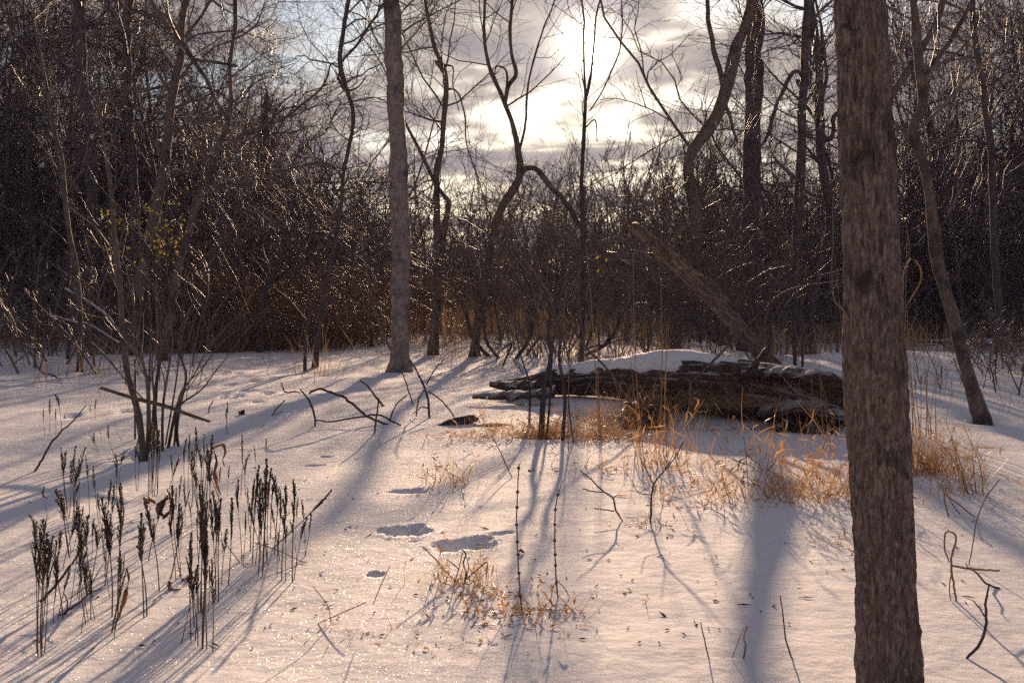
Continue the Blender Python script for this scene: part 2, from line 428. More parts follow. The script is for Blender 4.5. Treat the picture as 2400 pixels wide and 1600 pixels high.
M_TWIGD = bark_mat('dark_twig_bark', (0.034, 0.025, 0.034), (0.062, 0.046, 0.058), (0.100, 0.076, 0.084), (8, 8, 4), None, 0.6, 0.3, 0.0)
M_CANE = bark_mat('glossy_cane_bark', (0.07, 0.042, 0.032), (0.14, 0.090, 0.066), (0.22, 0.15, 0.11), (8, 8, 4), None, 0.30, 0.7, 0.0)
M_FERN = bark_mat('dark_fern', (0.012, 0.009, 0.010), (0.034, 0.024, 0.022), (0.085, 0.055, 0.042), (40, 40, 30), None, 0.45, 0.4, 0.0, (0.09, 0.055, 0.038), 5.0, 0.01, (0.52, 0.7))
M_FSTEM = bark_mat('fern_stem', (0.05, 0.032, 0.024), (0.10, 0.066, 0.045), (0.16, 0.11, 0.075), (30, 30, 6), None, 0.5, 0.4, 0.0)
M_GRASS = leaf_mat('straw_grass', (0.33, 0.165, 0.060), (0.55, 0.35, 0.165), 0.45, 0.4, 5.0, 0.4)
M_GRASSB = leaf_mat('brown_meadow_grass', (0.23, 0.145, 0.085), (0.43, 0.30, 0.185), 0.40, 0.5, 1.2, 0.3)
M_STALK = leaf_mat('straw_stalk', (0.34, 0.22, 0.12), (0.50, 0.36, 0.21), 0.4, 0.4, 3.0, 0.4)
M_LEAF = leaf_mat('dead_leaf', (0.09, 0.038, 0.020), (0.19, 0.090, 0.042), 0.35, 0.45, 9.0, 0.35)
M_GREEN = leaf_mat('yellow_green_leaf', (0.19, 0.20, 0.02), (0.46, 0.34, 0.03), 0.55, 0.4, 3.0, 0.4)
M_BRAM = leaf_mat('reddish_dry_cane', (0.20, 0.105, 0.065), (0.36, 0.205, 0.125), 0.30, 0.35, 2.0, 0.5)
M_LOG = deadwood_mat('rotten_log_wood', (0.022, 0.014, 0.011), (0.075, 0.044, 0.030), (0.15, 0.095, 0.068), 0.45, dust_lo=0.7, dust_hi=1.05, scale=(4, 34, 34))
M_CHUNK = deadwood_mat('red_rotten_wood', (0.030, 0.013, 0.008), (0.090, 0.038, 0.022), (0.17, 0.085, 0.052), 0.0)
M_LEAN = deadwood_mat('weathered_bare_wood', (0.035, 0.019, 0.013), (0.15, 0.092, 0.068), (0.33, 0.255, 0.21), 0.3, scale=(2, 20, 20), dust_lo=0.75, dust_hi=1.0)
M_FALLEN = deadwood_mat('snowy_fallen_wood', (0.020, 0.015, 0.013), (0.060, 0.043, 0.035), (0.12, 0.088, 0.070), 0.85, dust_lo=0.6, dust_hi=0.9)

# ------------------------------------------------------------------ the snow-covered ground
def prints():
    out = []
    def pr(reg, x, y, lx, ly, dep, turn=0.0, rough=0.0, rim=0.25):
        p = gp(*Z(reg, x, y)); out.append((p[0], p[1], lx, ly, dep, turn, rough, rim))
    pr('h', 440, 380, 0.150, 0.070, 0.055, 0.1, 0.15)
    pr('h', 445, 650, 0.150, 0.105, 0.060, 0.25, 0.5)
    pr('h', 360, 672, 0.060, 0.050, 0.035, 0.2, 0.6)
    pr('h', 510, 615, 0.075, 0.05, 0.045, 0.5, 0.4)
    pr('h', 520, 365, 0.06, 0.03, 0.03, 0.3, 0.3)
    pr('h', 960, 700, 0.085, 0.06, 0.05, 0.3, 0.3)
    pr('h', 720, 780, 0.07, 0.05, 0.05, 0.1, 0.3)
    pr('h', 840, 745, 0.185, 0.105, 0.085, 0.2, 0.25)
    pr('h', 1090, 665, 0.100, 0.035, 0.035, 0.35, 0.1)
    pr('h', 232, 945, 0.050, 0.040, 0.05, 0.0)
    pr('g', 2040, 145, 0.075, 0.040, 0.05, -0.1)
    pr('g', 1950, 208, 0.095, 0.040, 0.05, 0.0)
    pr('g', 2158, 222, 0.015, 0.012, 0.02, 0.0)
    for x, y, s in ((1480, 885, 1.0), (1300, 917, 1.2), (1390, 935, 0.8), (1360, 968, 0.8), (1330, 985, 1.0), (1510, 992, 1.1), (1440, 975, 0.8),
                    (1550, 1028, 0.8), (1390, 1055, 1.0), (1500, 1092, 1.3), (1640, 1105, 0.9), (1380, 1130, 1.1), (1440, 1120, 0.8), (1560, 1162, 0.9),
                    (1640, 1248, 0.9), (930, 1020, 1.0), (810, 1020, 1.0), (680, 1225, 0.9), (310, 1260, 0.9), (1250, 1035, 0.7), (1420, 905, 0.7)):
        pr('d', x, y, 0.15 * s, 0.20 * s, 0.11, 0.2, 0.35)
    return out
PRINTS = prints()

def make_ground():
    rr = np.concatenate([np.geomspace(0.35, 2.6, 50, endpoint=False), np.geomspace(2.6, 11, 270, endpoint=False),
                         np.geomspace(11, 60, 120, endpoint=False), np.geomspace(60, 420, 60)])
    half = math.radians(38)
    aa = np.concatenate([np.linspace(-half, half, 380), np.linspace(half, 2 * math.pi - half, 60)[1:-1]])
    Rg, Ag = np.meshgrid(rr, aa, indexing='ij')
    X, Y = Rg * np.sin(Ag), Rg * np.cos(Ag)
    Zg = base_height(X, Y)
    for (cx, cy_, lx, ly, dep, turn, rough, rim) in PRINTS:
        dx, dy = X - cx, Y - cy_
        sel = (np.abs(dx) < 3.5 * lx + .05) & (np.abs(dy) < 3.5 * lx + .05)
        if not sel.any(): continue
        c, s = math.cos(turn), math.sin(turn)
        u = (dx[sel] * c + dy[sel] * s) / lx; v = (-dx[sel] * s + dy[sel] * c) / ly
        q = np.sqrt(u * u + v * v) * (1 + 0.16 * vnoise(X[sel] * 9, Y[sel] * 9, seed=3) + 0.08 * vnoise(X[sel] * 25, Y[sel] * 25, seed=33) + rough * 0.5 * vnoise(X[sel] * 26, Y[sel] * 26, seed=8))
        zz = -dep * (1 - sstep(0.35, 1.08, q)) * (1 + 0.3 * rough * vnoise(X[sel] * 40, Y[sel] * 40, seed=18))
        zz = zz + dep * (0.05 + 0.10 * rough) * np.exp(-((q - 1.2) / 0.2) ** 2) * (1 + vnoise(X[sel] * 30, Y[sel] * 30, seed=28))
        Zg[sel] += zz
    for reg, x, y, rr_ in (('e', 394, 955, 0.34), ('e', 620, 845, 0.24), ('e', 905, 855, 0.26), ('e', 1630, 880, 0.2), ('f', 2215, 1290, 0.26), ('d', 722, 850, 0.3), ('d', 932, 880, 0.24), ('d', 372, 950, 0.18), ('d', 800, 1540, 0.2), ('e', 1360, 1400, 0.2)):
        p = gp(*Z(reg, x, y)); q = np.hypot(X - p[0], Y - p[1]) / rr_          # the snow sinks a little around the trunks
        Zg += np.where(q < 5, -0.06 * np.exp(-(q / 1.0) ** 2) + 0.025 * np.exp(-((q - 1.9) / 0.6) ** 2), 0)
    n, k = Rg.shape
    idx = np.arange(n * k).reshape(n, k); nx = np.roll(idx, -1, axis=1)
    quads = np.stack([idx[:-1], idx[1:], nx[1:], nx[:-1]], -1).reshape(-1, 4)
    v = np.stack([X, Y, Zg], -1).reshape(-1, 3)
    mb = MB(); mb.add(v, quads)
    c = len(v); v0 = np.array([[0, 0, ground_at(0, 0)]])
    mb.add(v0, None, None)
    mb.t.append(np.array([(c, idx[0, i], idx[0, (i+1) % k]) for i in range(k)]))
    o = link('snow_ground', mb.mesh('snow_ground', M_SNOW))
    tag(o, kind='structure', label='deep untrodden snow covering the clearing with a few footprints')
make_ground()

# ------------------------------------------------------------------ trees read from the photograph
def grow_crown(trunks, rng, spec):
    """trunks: list of (pts, rad). spec: list of dicts for spawn, each with k sides. Returns MB of the twigs"""
    mb = MB()
    P = np.stack([resample(p, 16) for p, r in trunks]); R = np.stack([np.interp(np.linspace(0, 1, 16), np.linspace(0, 1, len(r)), r) for p, r in trunks])
    for lv in spec:
        lv = dict(lv); k = lv.pop('k', 3)
        P, R = spawn(P, R, rng, **lv)
        mb.tubes(P, R, k)
    return mb

def path3(pts, Y, dys=None, n=26):
    """photo points [(reg,x,y,width)] at distance Y -> 3-D line and radii"""
    out = []
    for i, (reg, x, y, w) in enumerate(pts):
        yy = Y + (dys[i] if dys else 0.0)
        s = 2400.0 / 2352.0 if reg == 'D' else 800.0 / 2323.0
        p = at(*Z(reg, x, y), yy)
        out.append((*p, w * s * yy / FPX * 0.5))
    r = resample(np.array(out), n)
    return r[:, :3], np.maximum(r[:, 3], 0.002)

def trunk_mb(P, R, K, seed, amp=0.06, wander=0.14):
    """tube with kinks, swellings and an uneven skin"""
    n = len(P)
    s = np.concatenate([[0], np.cumsum(np.linalg.norm(np.diff(P, axis=0), axis=1))])
    off = np.stack([fbm(s * 1.7, s * 0 + 3.1 * i, seed=seed + i, octs=3, gain=0.6) for i in range(3)], -1) * R[:, None] * wander
    off[:2] = 0
    P = P + off * np.array([1, 1, 0.2])
    R = R * (1 + 0.10 * fbm(s * 2.1, s * 0, seed=seed + 7, octs=3))
    T = np.gradient(P, axis=0); T /= np.linalg.norm(T, axis=1, keepdims=True) + 1e-9
    ref = np.array([0, 1.0, 0]); U = np.cross(ref, T); U /= np.linalg.norm(U, axis=1, keepdims=True) + 1e-9; V = np.cross(T, U)
    a = np.arange(K) * 2 * math.pi / K
    S, A = np.meshgrid(s, a, indexing='ij'); ca, sa = np.cos(A), np.sin(A)
    rad = R[:, None] * (1 + amp * fbm(ca * 1.6, sa * 1.6, S * 1.8, seed=seed + 11, octs=4, gain=0.6) + amp * 0.5 * (1 - 2 * np.abs(vnoise(ca * 3.2, sa * 3.2, S * 1.1, seed=seed + 13))))
    root = np.exp(-S / (R[0] * 1.6 + 0.05)) * (0.12 + 0.20 * np.maximum(0, vnoise(ca * 1.9, sa * 1.9, seed=seed + 19)))
    rad = rad * (1 + root)
    X = P[:, None] + U[:, None] * (rad * ca)[..., None] + V[:, None] * (rad * sa)[..., None]
    idx = np.arange(n * K).reshape(n, K); nx = np.roll(idx, -1, 1)
    mb = MB().add(X, np.stack([idx[:-1], nx[:-1], nx[1:], idx[1:]], -1).reshape(-1, 4))
    b = mb.n; mb.add(P[-1:]); i = np.arange(K)
    mb.t.append(np.stack([(n-1)*K + i, (n-1)*K + (i + 1) % K, np.full(K, b)], -1))
    return mb

def lumpy(P, R, rng, amt=0.06):
    R = R * (1 + amt * rng.normal(size=len(R)))
    return P, R

def hero(name, label, cat, trunk, limbs=(), wander=0.14, Y=None, mat=None, seed=1, top=None, crown=None, limb_mat=None, twig=None, sides=12, flare=1.25, group=None, dy_top=0.0, n=34):
    """tree whose trunk line follows the photograph; trunk[0] is at the snow"""
    rng = np.random.default_rng(seed)
    mat = mat or M_BARK; limb_mat = limb_mat or mat; twig = twig or M_TWIG
    base = gp(*Z(*trunk[0][:3]))
    Y = Y or float(base[1])
    dys = [dy_top * i / (len(trunk) - 1) for i in range(len(trunk))]
    P, R = path3(trunk, Y, dys, n)
    if top:                                     # goes on above the picture
        d = P[-1] - P[-4]; d /= np.linalg.norm(d); d = d + np.array([0, 0, 0.4]); d /= np.linalg.norm(d)
        m = 12; ext = [P[-1]]
        for i in range(m):
            d = d + rng.normal(size=3) * 0.07; d /= np.linalg.norm(d)
            ext.append(ext[-1] + d * top / m)
        P = np.vstack([P, ext[1:]]); R = np.concatenate([R, np.linspace(R[-1], R[-1] * 0.25, m + 1)[1:]])
    foot = P[0].copy(); gz = ground_at(foot[0], foot[1])
    P = np.vstack([[foot[0] - (P[1][0] - foot[0]) * 0.5, foot[1], min(gz, foot[2]) - 0.25], P]); R = np.concatenate([[R[0] * flare * 1.1], R])
    R[1] *= flare; R[2] *= 1 + (flare - 1) * 0.45
    loc = np.array([foot[0], foot[1], gz])
    t = thing(name, label, cat, loc, group)
    P = P - loc
    k = len(P)
    Pd = resample(P, k * 3); Rd = np.interp(np.linspace(0, 1, k * 3), np.linspace(0, 1, k), R)
    link('trunk', trunk_mb(Pd, Rd, sides, seed * 31, wander=wander).mesh('trunk', mat), t)
    bases = [(P[2:], R[2:])]
    for lb in limbs:
        dz = lb.get('dy', 0.0)
        q = lb['pts']
        Pl, Rl = path3(q, Y + lb.get('y0', 0.0), [dz * i / (len(q) - 1) for i in range(len(q))], 18)
        if lb.get('top'):
            d = Pl[-1] - Pl[-3]; d /= np.linalg.norm(d); ext = [Pl[-1]]
            for i in range(7):
                d = d + rng.normal(size=3) * 0.09 + np.array([0, 0, 0.05]); d /= np.linalg.norm(d); ext.append(ext[-1] + d * lb['top'] / 7)
            Pl = np.vstack([Pl, ext[1:]]); Rl = np.concatenate([Rl, np.linspace(Rl[-1], 0.004, 8)[1:]])
        Pl = Pl - loc
        Pk = resample(Pl, len(Pl) * 2); Rk = np.interp(np.linspace(0, 1, len(Pk)), np.linspace(0, 1, len(Pl)), Rl)
        link('limb', trunk_mb(Pk, Rk, 8, seed * 17 + len(bases), 0.05, 0.3).mesh('limb', limb_mat), t)
        if not lb.get('bare'): bases.append((Pl, Rl))
    if crown:
        mb = grow_crown(bases, rng, crown)
        link('crown', mb.mesh('crown', twig), t)
    return t

def CR(n1=10, n2=6, n3=5, l1=(0.7, 2.4), t0=0.35, up=0.04, fine=0.0035, l2=(0.35, 0.7), n4=0, wig=0.16, rr=0.42):
    s = [dict(n=n1, t0=t0, t1=0.99, ang=(0.6, 1.25), length=l1, N=8, up=up, wig=wig, rr=rr, tip=0.3, rmin=fine * 1.6, k=5),
         dict(n=n2, t0=0.15, t1=0.97, ang=(0.4, 1.0), ratio=l2, N=6, up=up, wig=wig + 0.04, rr=0.6, tip=0.3, rmin=fine, k=3),
         dict(n=n3, t0=0.15, t1=0.97, ang=(0.35, 0.9), ratio=(0.3, 0.7), N=4, up=up, wig=wig + 0.04, rr=0.65, tip=0.4, rmin=fine * 0.75, k=3)]
    if n4: s.append(dict(n=n4, t0=0.2, t1=0.97, ang=(0.35, 0.9), ratio=(0.3, 0.7), N=3, up=up, wig=wig + 0.04, rr=0.7, tip=0.5, rmin=fine * 0.6, k=3))
    return s

# --- the near trunk, with furrowed bark
def near_trunk():
    rng = np.random.default_rng(3)
    Y = 3.12
    pts = [('D', 2046, 1700, 152), ('D', 2043, 1560, 147), ('D', 2041, 1500, 143), ('D', 2030, 1250, 138), ('D', 2017, 1000, 134), ('D', 2008, 800, 126), ('D', 2000, 540, 118), ('D', 1990, 350, 111),
           ('D', 1985, 200, 109), ('D', 1982, 110, 114), ('D', 1978, 60, 115), ('D', 1972, -100, 112), ('D', 1965, -500, 100)]
    P, R = path3(pts, Y, None, 60)
    for _ in range(8):
        d = P[-1] - P[-2]; P = np.vstack([P, P[-1] + d / np.linalg.norm(d) * 0.7 + rng.normal(size=3) * 0.03]); R = np.append(R, R[-1] * 0.9)
    gz = ground_at(P[0][0], Y); loc = np.array([P[0][0], Y, gz])
    keep = P[:, 2] > gz - 0.25
    P, R = P[keep], R[keep]
    t = thing('near_tree', 'thick furrowed grey brown trunk standing close to the viewer beside the log', 'tree', loc)
    low = P[:, 2] < 4.0
    Pd = resample(P[low], 620); Rd = np.interp(np.linspace(0, 1, 620), np.linspace(0, 1, low.sum()), R[low])
    K = 150
    a = np.arange(K) * 2 * math.pi / K
    A, S = np.meshgrid(a, np.linspace(0, 1, 620) * np.linalg.norm(np.diff(Pd, axis=0), axis=1).sum())
    cx, sx = np.cos(A), np.sin(A)
    wob = fbm(cx * 3, sx * 3, S * 2.2, seed=4, octs=3) * 0.35
    r1 = 1 - np.abs(vnoise(cx * 7.0 + wob, sx * 7.0 + wob, S * 9.0, seed=40)) * 2      # long ridges
    r2 = 1 - np.abs(vnoise(cx * 15 + wob * 2, sx * 15, S * 20.0, seed=41)) * 2
    r3 = fbm(cx * 26, sx * 26, S * 22.0, seed=42, octs=2)
    disp = 0.0070 * np.clip(r1, -1, 1) + 0.0048 * np.clip(r2, -1, 1) + 0.0016 * r3 + 0.007 * fbm(cx * 1.3, sx * 1.3, S * 1.6, seed=50, octs=3)
    disp = disp - disp.mean() - 0.0035
    knot = np.exp(-(((S - 2.43) / 0.10) ** 2)) * np.clip(-np.cos(A - 0.0), 0, 1) ** 2 * 0.0
    U = np.array([1.0, 0, 0]); V = np.array([0, 1.0, 0])
    rad = (Rd[:, None] + disp + knot)
    verts = Pd[:, None] - loc + rad[..., None] * (cx[..., None] * U + sx[..., None] * V)
    idx = np.arange(620 * K).reshape(620, K); nx = np.roll(idx, -1, 1)
    mb = MB().add(verts, np.stack([idx[:-1], nx[:-1], nx[1:], idx[1:]], -1).reshape(-1, 4))
    link('trunk', mb.mesh('trunk', M_NEAR), t)
    hi = P[:, 2] > 3.9
    Ph, Rh = P[hi] - loc, R[hi]
    link('upper_trunk', MB().tubes(Ph, Rh, 24).mesh('upper_trunk', M_NEAR), t)
    # knot at the top left, burr, small live shoot with its collar
    def blob(px, py, w, h, d, seed, name, m):
        c = at(*Z('D', px, py), Y - 0.02) - loc
        u = np.linspace(0, 2 * math.pi, 14, endpoint=False); v = np.linspace(0.12, math.pi - 0.12, 8)
        UU, VV = np.meshgrid(u, v)
        rr = 1 + 0.18 * fbm(np.cos(UU) * 2, np.sin(UU) * 2, VV * 2, seed=seed, octs=2)
        q = np.stack([c[0] + w * rr * np.cos(UU) * np.sin(VV), c[1] + d * rr * np.sin(UU) * np.sin(VV), c[2] + h * rr * np.cos(VV)], -1)
        i = np.arange(8 * 14).reshape(8, 14); n_ = np.roll(i, -1, 1)
        link(name, MB().add(q, np.stack([i[:-1], i[1:], n_[1:], n_[:-1]], -1).reshape(-1, 4)).mesh(name, m), t)
    blob(1937, 92, 0.028, 0.05, 0.05, 2, 'knot', M_NEAR)
    blob(2049, 500, 0.02, 0.04, 0.03, 5, 'knot', M_NEAR)
    blob(2106, 1448, 0.012, 0.03, 0.03, 7, 'knot', M_NEAR)
    sp = [('f', 1310, 610, 30), ('f', 1282, 555, 26), ('f', 1255, 520, 22), ('f', 1215, 490, 14), ('f', 1197, 420, 11), ('f', 1190, 250, 10), ('f', 1200, 60, 9), ('c', 1195, 1380, 7), ('c', 1200, 1200, 4)]
    Ps, Rs = path3(sp, Y - 0.02, None, 24)
    link('shoot', MB().tubes(Ps - loc, Rs, 6).mesh('shoot', M_TWIG), t)
    sp = [('f', 1270, 500, 18), ('f', 1268, 480, 9), ('f', 1275, 470, 5)]
    Ps, Rs = path3(sp, Y - 0.02, None, 6); link('shoot', MB().tubes(Ps - loc, Rs, 6).mesh('shoot', M_TWIG), t)
    crown = grow_crown([(Ph, Rh)], rng, CR(9, 5, 4, (1.0, 3.0), 0.4))
    link('crown', crown.mesh('crown', M_TWIG), t)
near_trunk()

# --- pale straight trunk left of the middle
hero('pale_tree', 'straight pale grey trunk rising from the snow left of the middle', 'tree',
     [('e', 394, 955, 140), ('e', 398, 800, 130), ('e', 402, 500, 122), ('e', 407, 200, 120), ('b', 408, 1560, 118), ('b', 400, 1200, 112), ('b', 380, 800, 112), ('b', 365, 450, 112), ('b', 350, 60, 110), ('b', 345, -120, 108)],
     mat=M_PALE, seed=11, top=6.5, sides=24, flare=1.22, wander=0.10, n=60,
     crown=CR(30, 7, 5, (1.6, 4.0), 0.42, fine=0.005, wig=0.13, rr=0.10))
# --- slender forked tree
hero('forked_tree', 'slender crooked tree just beside the pale trunk, with a broken second stem', 'tree',
     [('e', 620, 845, 62), ('e', 640, 680, 58), ('e', 655, 420, 54), ('e', 660, 150, 50), ('b', 650, 1400, 44), ('b', 648, 1200, 42), ('b', 655, 1020, 40), ('b', 680, 900, 36), ('b', 698, 690, 34), ('b', 715, 480, 32), ('b', 700, 360, 30), ('b', 645, 230, 26), ('b', 600, 60, 22)],
     [dict(pts=[('e', 668, 260, 46), ('e', 690, 60, 42), ('b', 710, 1400, 38), ('b', 735, 1250, 32)], bare=1),
      dict(pts=[('b', 735, 1262, 30), ('b', 640, 1130, 24), ('b', 560, 960, 24), ('b', 490, 820, 22), ('b', 430, 700, 18), ('b', 380, 560, 14), ('b', 260, 300, 12), ('b', 80, 60, 9)], top=1.0),
      dict(pts=[('b', 652, 1110, 14), ('b', 590, 1115, 10), ('b', 450, 1210, 6)]),
      dict(pts=[('b', 690, 715, 16), ('b', 600, 700, 14), ('b', 520, 670, 10), ('b', 430, 640, 6)]),
      dict(pts=[('b', 710, 500, 14), ('b', 760, 490, 12), ('b', 830, 620, 11), ('b', 850, 860, 9), ('b', 930, 1100, 8), ('b', 1010, 1350, 6)]),
      dict(pts=[('b', 690, 370, 20), ('b', 640, 300, 16), ('b', 715, 330, 14), ('b', 745, 330, 10), ('b', 760, 460, 8), ('b', 800, 640, 6)], bare=1)],
     seed=12, top=3.5, crown=CR(15, 6, 5, (1.4, 4.2), 0.45, fine=0.0045, wig=0.14))
# --- the arched tree
hero('arched_tree', 'crooked tree with one limb arching over down to the right', 'tree',
     [('e', 905, 855, 66), ('e', 925, 700, 60), ('e', 950, 480, 56), ('e', 990, 270, 52), ('e', 1040, 0, 52), ('b', 1070, 1350, 54), ('b', 1150, 1200, 52), ('b', 1215, 1075, 46), ('b', 1200, 900, 36), ('b', 1160, 720, 34), ('b', 1115, 590, 32), ('b', 1080, 500, 26), ('b', 1020, 380, 24), ('b', 980, 220, 20), ('b', 970, 60, 18)],
     [dict(pts=[('b', 1205, 1100, 44), ('b', 1240, 1040, 42), ('b', 1285, 1020, 40), ('b', 1345, 1045, 40), ('b', 1410, 1145, 38), ('b', 1480, 1210, 36), ('b', 1560, 1310, 34), ('b', 1640, 1430, 30), ('b', 1720, 1500, 26), ('e', 1830, 200, 24), ('e', 1890, 330, 20), ('e', 1960, 420, 16), ('e', 2080, 540, 12)], dy=-1.2),
      dict(pts=[('b', 1115, 590, 26), ('b', 1140, 460, 26), ('b', 1185, 395, 24), ('b', 1160, 250, 22), ('b', 1150, 60, 20)], top=2.0),
      dict(pts=[('b', 1210, 920, 18), ('b', 1250, 740, 16), ('b', 1265, 520, 14), ('b', 1320, 250, 12), ('b', 1380, 60, 10)], top=1.5),
      dict(pts=[('b', 1120, 590, 14), ('b', 1090, 340, 12), ('b', 1060, 335, 10), ('b', 1040, 400, 8)], bare=1),
      dict(pts=[('e', 930, 400, 24), ('e', 880, 440, 20), ('e', 860, 380, 18), ('e', 760, 290, 12), ('e', 640, 230, 8)]),
      dict(pts=[('e', 1010, 865, 26), ('e', 900, 740, 26), ('e', 858, 560, 24), ('e', 862, 400, 20)], bare=1, y0=-0.5)],
     seed=13, top=3.5, crown=CR(11, 6, 5, (1.2, 4.0), 0.5, fine=0.0045, wig=0.13))
# --- thin straight tree under the sun
hero('thin_tree', 'thin straight dark tree directly under the sun, forked near its top', 'tree',
     [('e', 1630, 880, 38), ('e', 1640, 600, 36), ('e', 1648, 300, 32), ('e', 1650, 100, 30), ('b', 1640, 1300, 30), ('b', 1640, 1000, 28), ('b', 1655, 720, 26), ('b', 1660, 570, 24), ('b', 1652, 340, 16), ('b', 1650, 100, 14)],
     [dict(pts=[('b', 1660, 580, 18), ('b', 1685, 470, 16), ('b', 1705, 330, 14), ('b', 1730, 60, 12)], top=1.5),
      dict(pts=[('b', 1690, 640, 10), ('b', 1780, 500, 10), ('b', 1850, 340, 10), ('b', 1890, 240, 10), ('b', 1915, 60, 8)], top=1.0),
      dict(pts=[('b', 1655, 760, 10), ('b', 1720, 700, 8), ('b', 1740, 850, 6)], bare=1)],
     mat=M_DARK, seed=14, top=2.5, crown=CR(9, 5, 4, (1.0, 3.0), 0.5, fine=0.004, wig=0.12))
# --- S-bent tree on the right
hero('bent_tree', 'thick trunk bent into an S shape behind the leaning dead log', 'tree',
     [('f', 105, 835, 110), ('f', 115, 700, 92), ('f', 150, 450, 70), ('f', 205, 220, 66), ('f', 240, 20, 70), ('c', 270, 1300, 72), ('c', 230, 1150, 74), ('c', 205, 1010, 78), ('c', 245, 900, 84), ('c', 330, 790, 82), ('c', 400, 690, 80), ('c', 450, 560, 78), ('c', 500, 400, 74), ('c', 540, 210, 70), ('c', 600, 60, 64), ('c', 640, -60, 60)],
     [dict(pts=[('c', 450, 470, 34), ('c', 430, 380, 34), ('c', 395, 270, 32), ('c', 360, 110, 28), ('c', 350, 40, 26)], top=2.0),
      dict(pts=[('c', 460, 590, 26), ('c', 490, 660, 26), ('c', 515, 760, 22), ('c', 545, 860, 14)], bare=1)],
     Y=21.5, seed=15, top=4.5, crown=CR(14, 6, 5, (1.2, 3.6), 0.5, fine=0.0045, rr=0.15), sides=16)
# --- thick straight trunk behind it
hero('thick_tree', 'thick straight dark trunk with rough bark behind the S-bent tree', 'tree',
     [('f', 615, 790, 120), ('f', 625, 400, 112), ('f', 632, 100, 112), ('c', 640, 1200, 112), ('c', 645, 800, 116), ('c', 655, 400, 118), ('c', 660, 60, 120), ('c', 662, -150, 116)],
     Y=25.0, wander=0.12, mat=M_DARK, twig=M_TWIGD, seed=16, top=6.0, sides=20, crown=CR(20, 6, 5, (1.2, 3.6), 0.35, fine=0.005, rr=0.10))
hero('slim_tree', 'slim upright trunk with a hooked broken limb, between thick trunk and near tree', 'tree',
     [('f', 960, 835, 66), ('f', 935, 500, 62), ('f', 945, 100, 62), ('c', 950, 1500, 60), ('c', 965, 1250, 60), ('c', 980, 1000, 56), ('c', 980, 700, 56), ('c', 1000, 400, 54), ('c', 1012, 60, 52)],
     [dict(pts=[('c', 985, 400, 22), ('c', 950, 365, 26), ('c', 910, 400, 26), ('c', 860, 500, 24), ('c', 800, 650, 24), ('c', 740, 830, 20), ('c', 690, 910, 12)], bare=1),
      dict(pts=[('c', 985, 440, 24), ('c', 960, 435, 24), ('c', 975, 480, 20)], bare=1),
      dict(pts=[('c', 1000, 200, 12), ('c', 940, 130, 10), ('c', 860, 110, 10), ('c', 720, 125, 8)], top=0.6)],
     Y=22.0, seed=17, top=4.5, mat=M_DARK, crown=CR(10, 6, 5, (1.0, 3.0), 0.35, fine=0.005))
hero('dark_tree', 'dark upright trunk with stubby bent limbs, partly behind the near tree', 'tree',
     [('f', 1060, 830, 46), ('f', 1045, 600, 46), ('f', 1120, 200, 50), ('c', 1180, 1400, 54), ('c', 1140, 1100, 58), ('c', 1110, 850, 62), ('c', 1102, 600, 56), ('c', 1100, 300, 56), ('c', 1060, 60, 52)],
     [dict(pts=[('c', 1110, 830, 34), ('c', 1180, 830, 32), ('c', 1200, 760, 30), ('c', 1200, 680, 30), ('c', 1250, 640, 28)], bare=1),
      dict(pts=[('c', 1100, 820, 16), ('c', 1040, 825, 14), ('c', 1000, 810, 8)]),
      dict(pts=[('c', 1120, 560, 24), ('c', 1150, 420, 22), ('c', 1130, 240, 20), ('c', 1115, 60, 18)], top=1.5)],
     Y=23.5, seed=18, top=4.0, mat=M_DARK, twig=M_TWIGD, crown=CR(10, 6, 5, (1.0, 3.0), 0.35, fine=0.005))
# --- crooked tree right of the near trunk
hero('crooked_tree', 'crooked grey tree leaning at the edge of the clearing, right of the near trunk', 'tree',
     [('f', 2215, 1290, 110), ('f', 2150, 1100, 96), ('f', 2090, 900, 88), ('f', 2030, 640, 82), ('f', 1960, 400, 80), ('f', 1905, 200, 74), ('f', 1885, 0, 68), ('c', 1850, 1200, 62), ('c', 1800, 950, 60), ('c', 1752, 800, 56), ('c', 1752, 720, 56), ('c', 1805, 620, 54), ('c', 1800, 450, 40), ('c', 1782, 280, 36), ('c', 1760, 60, 32)],
     [dict(pts=[('c', 1810, 600, 40), ('c', 1825, 520, 38), ('c', 1840, 380, 34), ('c', 1900, 300, 30), ('c', 2000, 160, 26), ('c', 2060, 60, 24)], top=2.0),
      dict(pts=[('c', 1775, 900, 28), ('c', 1720, 850, 26), ('c', 1680, 790, 24), ('c', 1590, 690, 20), ('c', 1450, 500, 12)], top=0.5),
      dict(pts=[('c', 1810, 885, 12), ('c', 1900, 840, 12), ('c', 2050, 790, 10), ('c', 2230, 700, 8)], top=0.8),
      dict(pts=[('f', 1910, 10, 14), ('c', 1985, 1340, 12), ('c', 2045, 1190, 12), ('c', 2040, 900, 10), ('c', 2050, 800, 6)], bare=1),
      dict(pts=[('c', 1985, 1340, 12), ('c', 2070, 1160, 12), ('c', 2130, 1000, 10), ('c', 2190, 880, 6)], bare=1),
      dict(pts=[('f', 2060, 560, 20), ('f', 1980, 420, 10), ('f', 2050, 300, 5)], bare=1)],
     seed=19, top=3.0, mat=M_BARK, sides=16, flare=1.1, crown=CR(9, 6, 5, (0.8, 2.6), 0.45, fine=0.004))
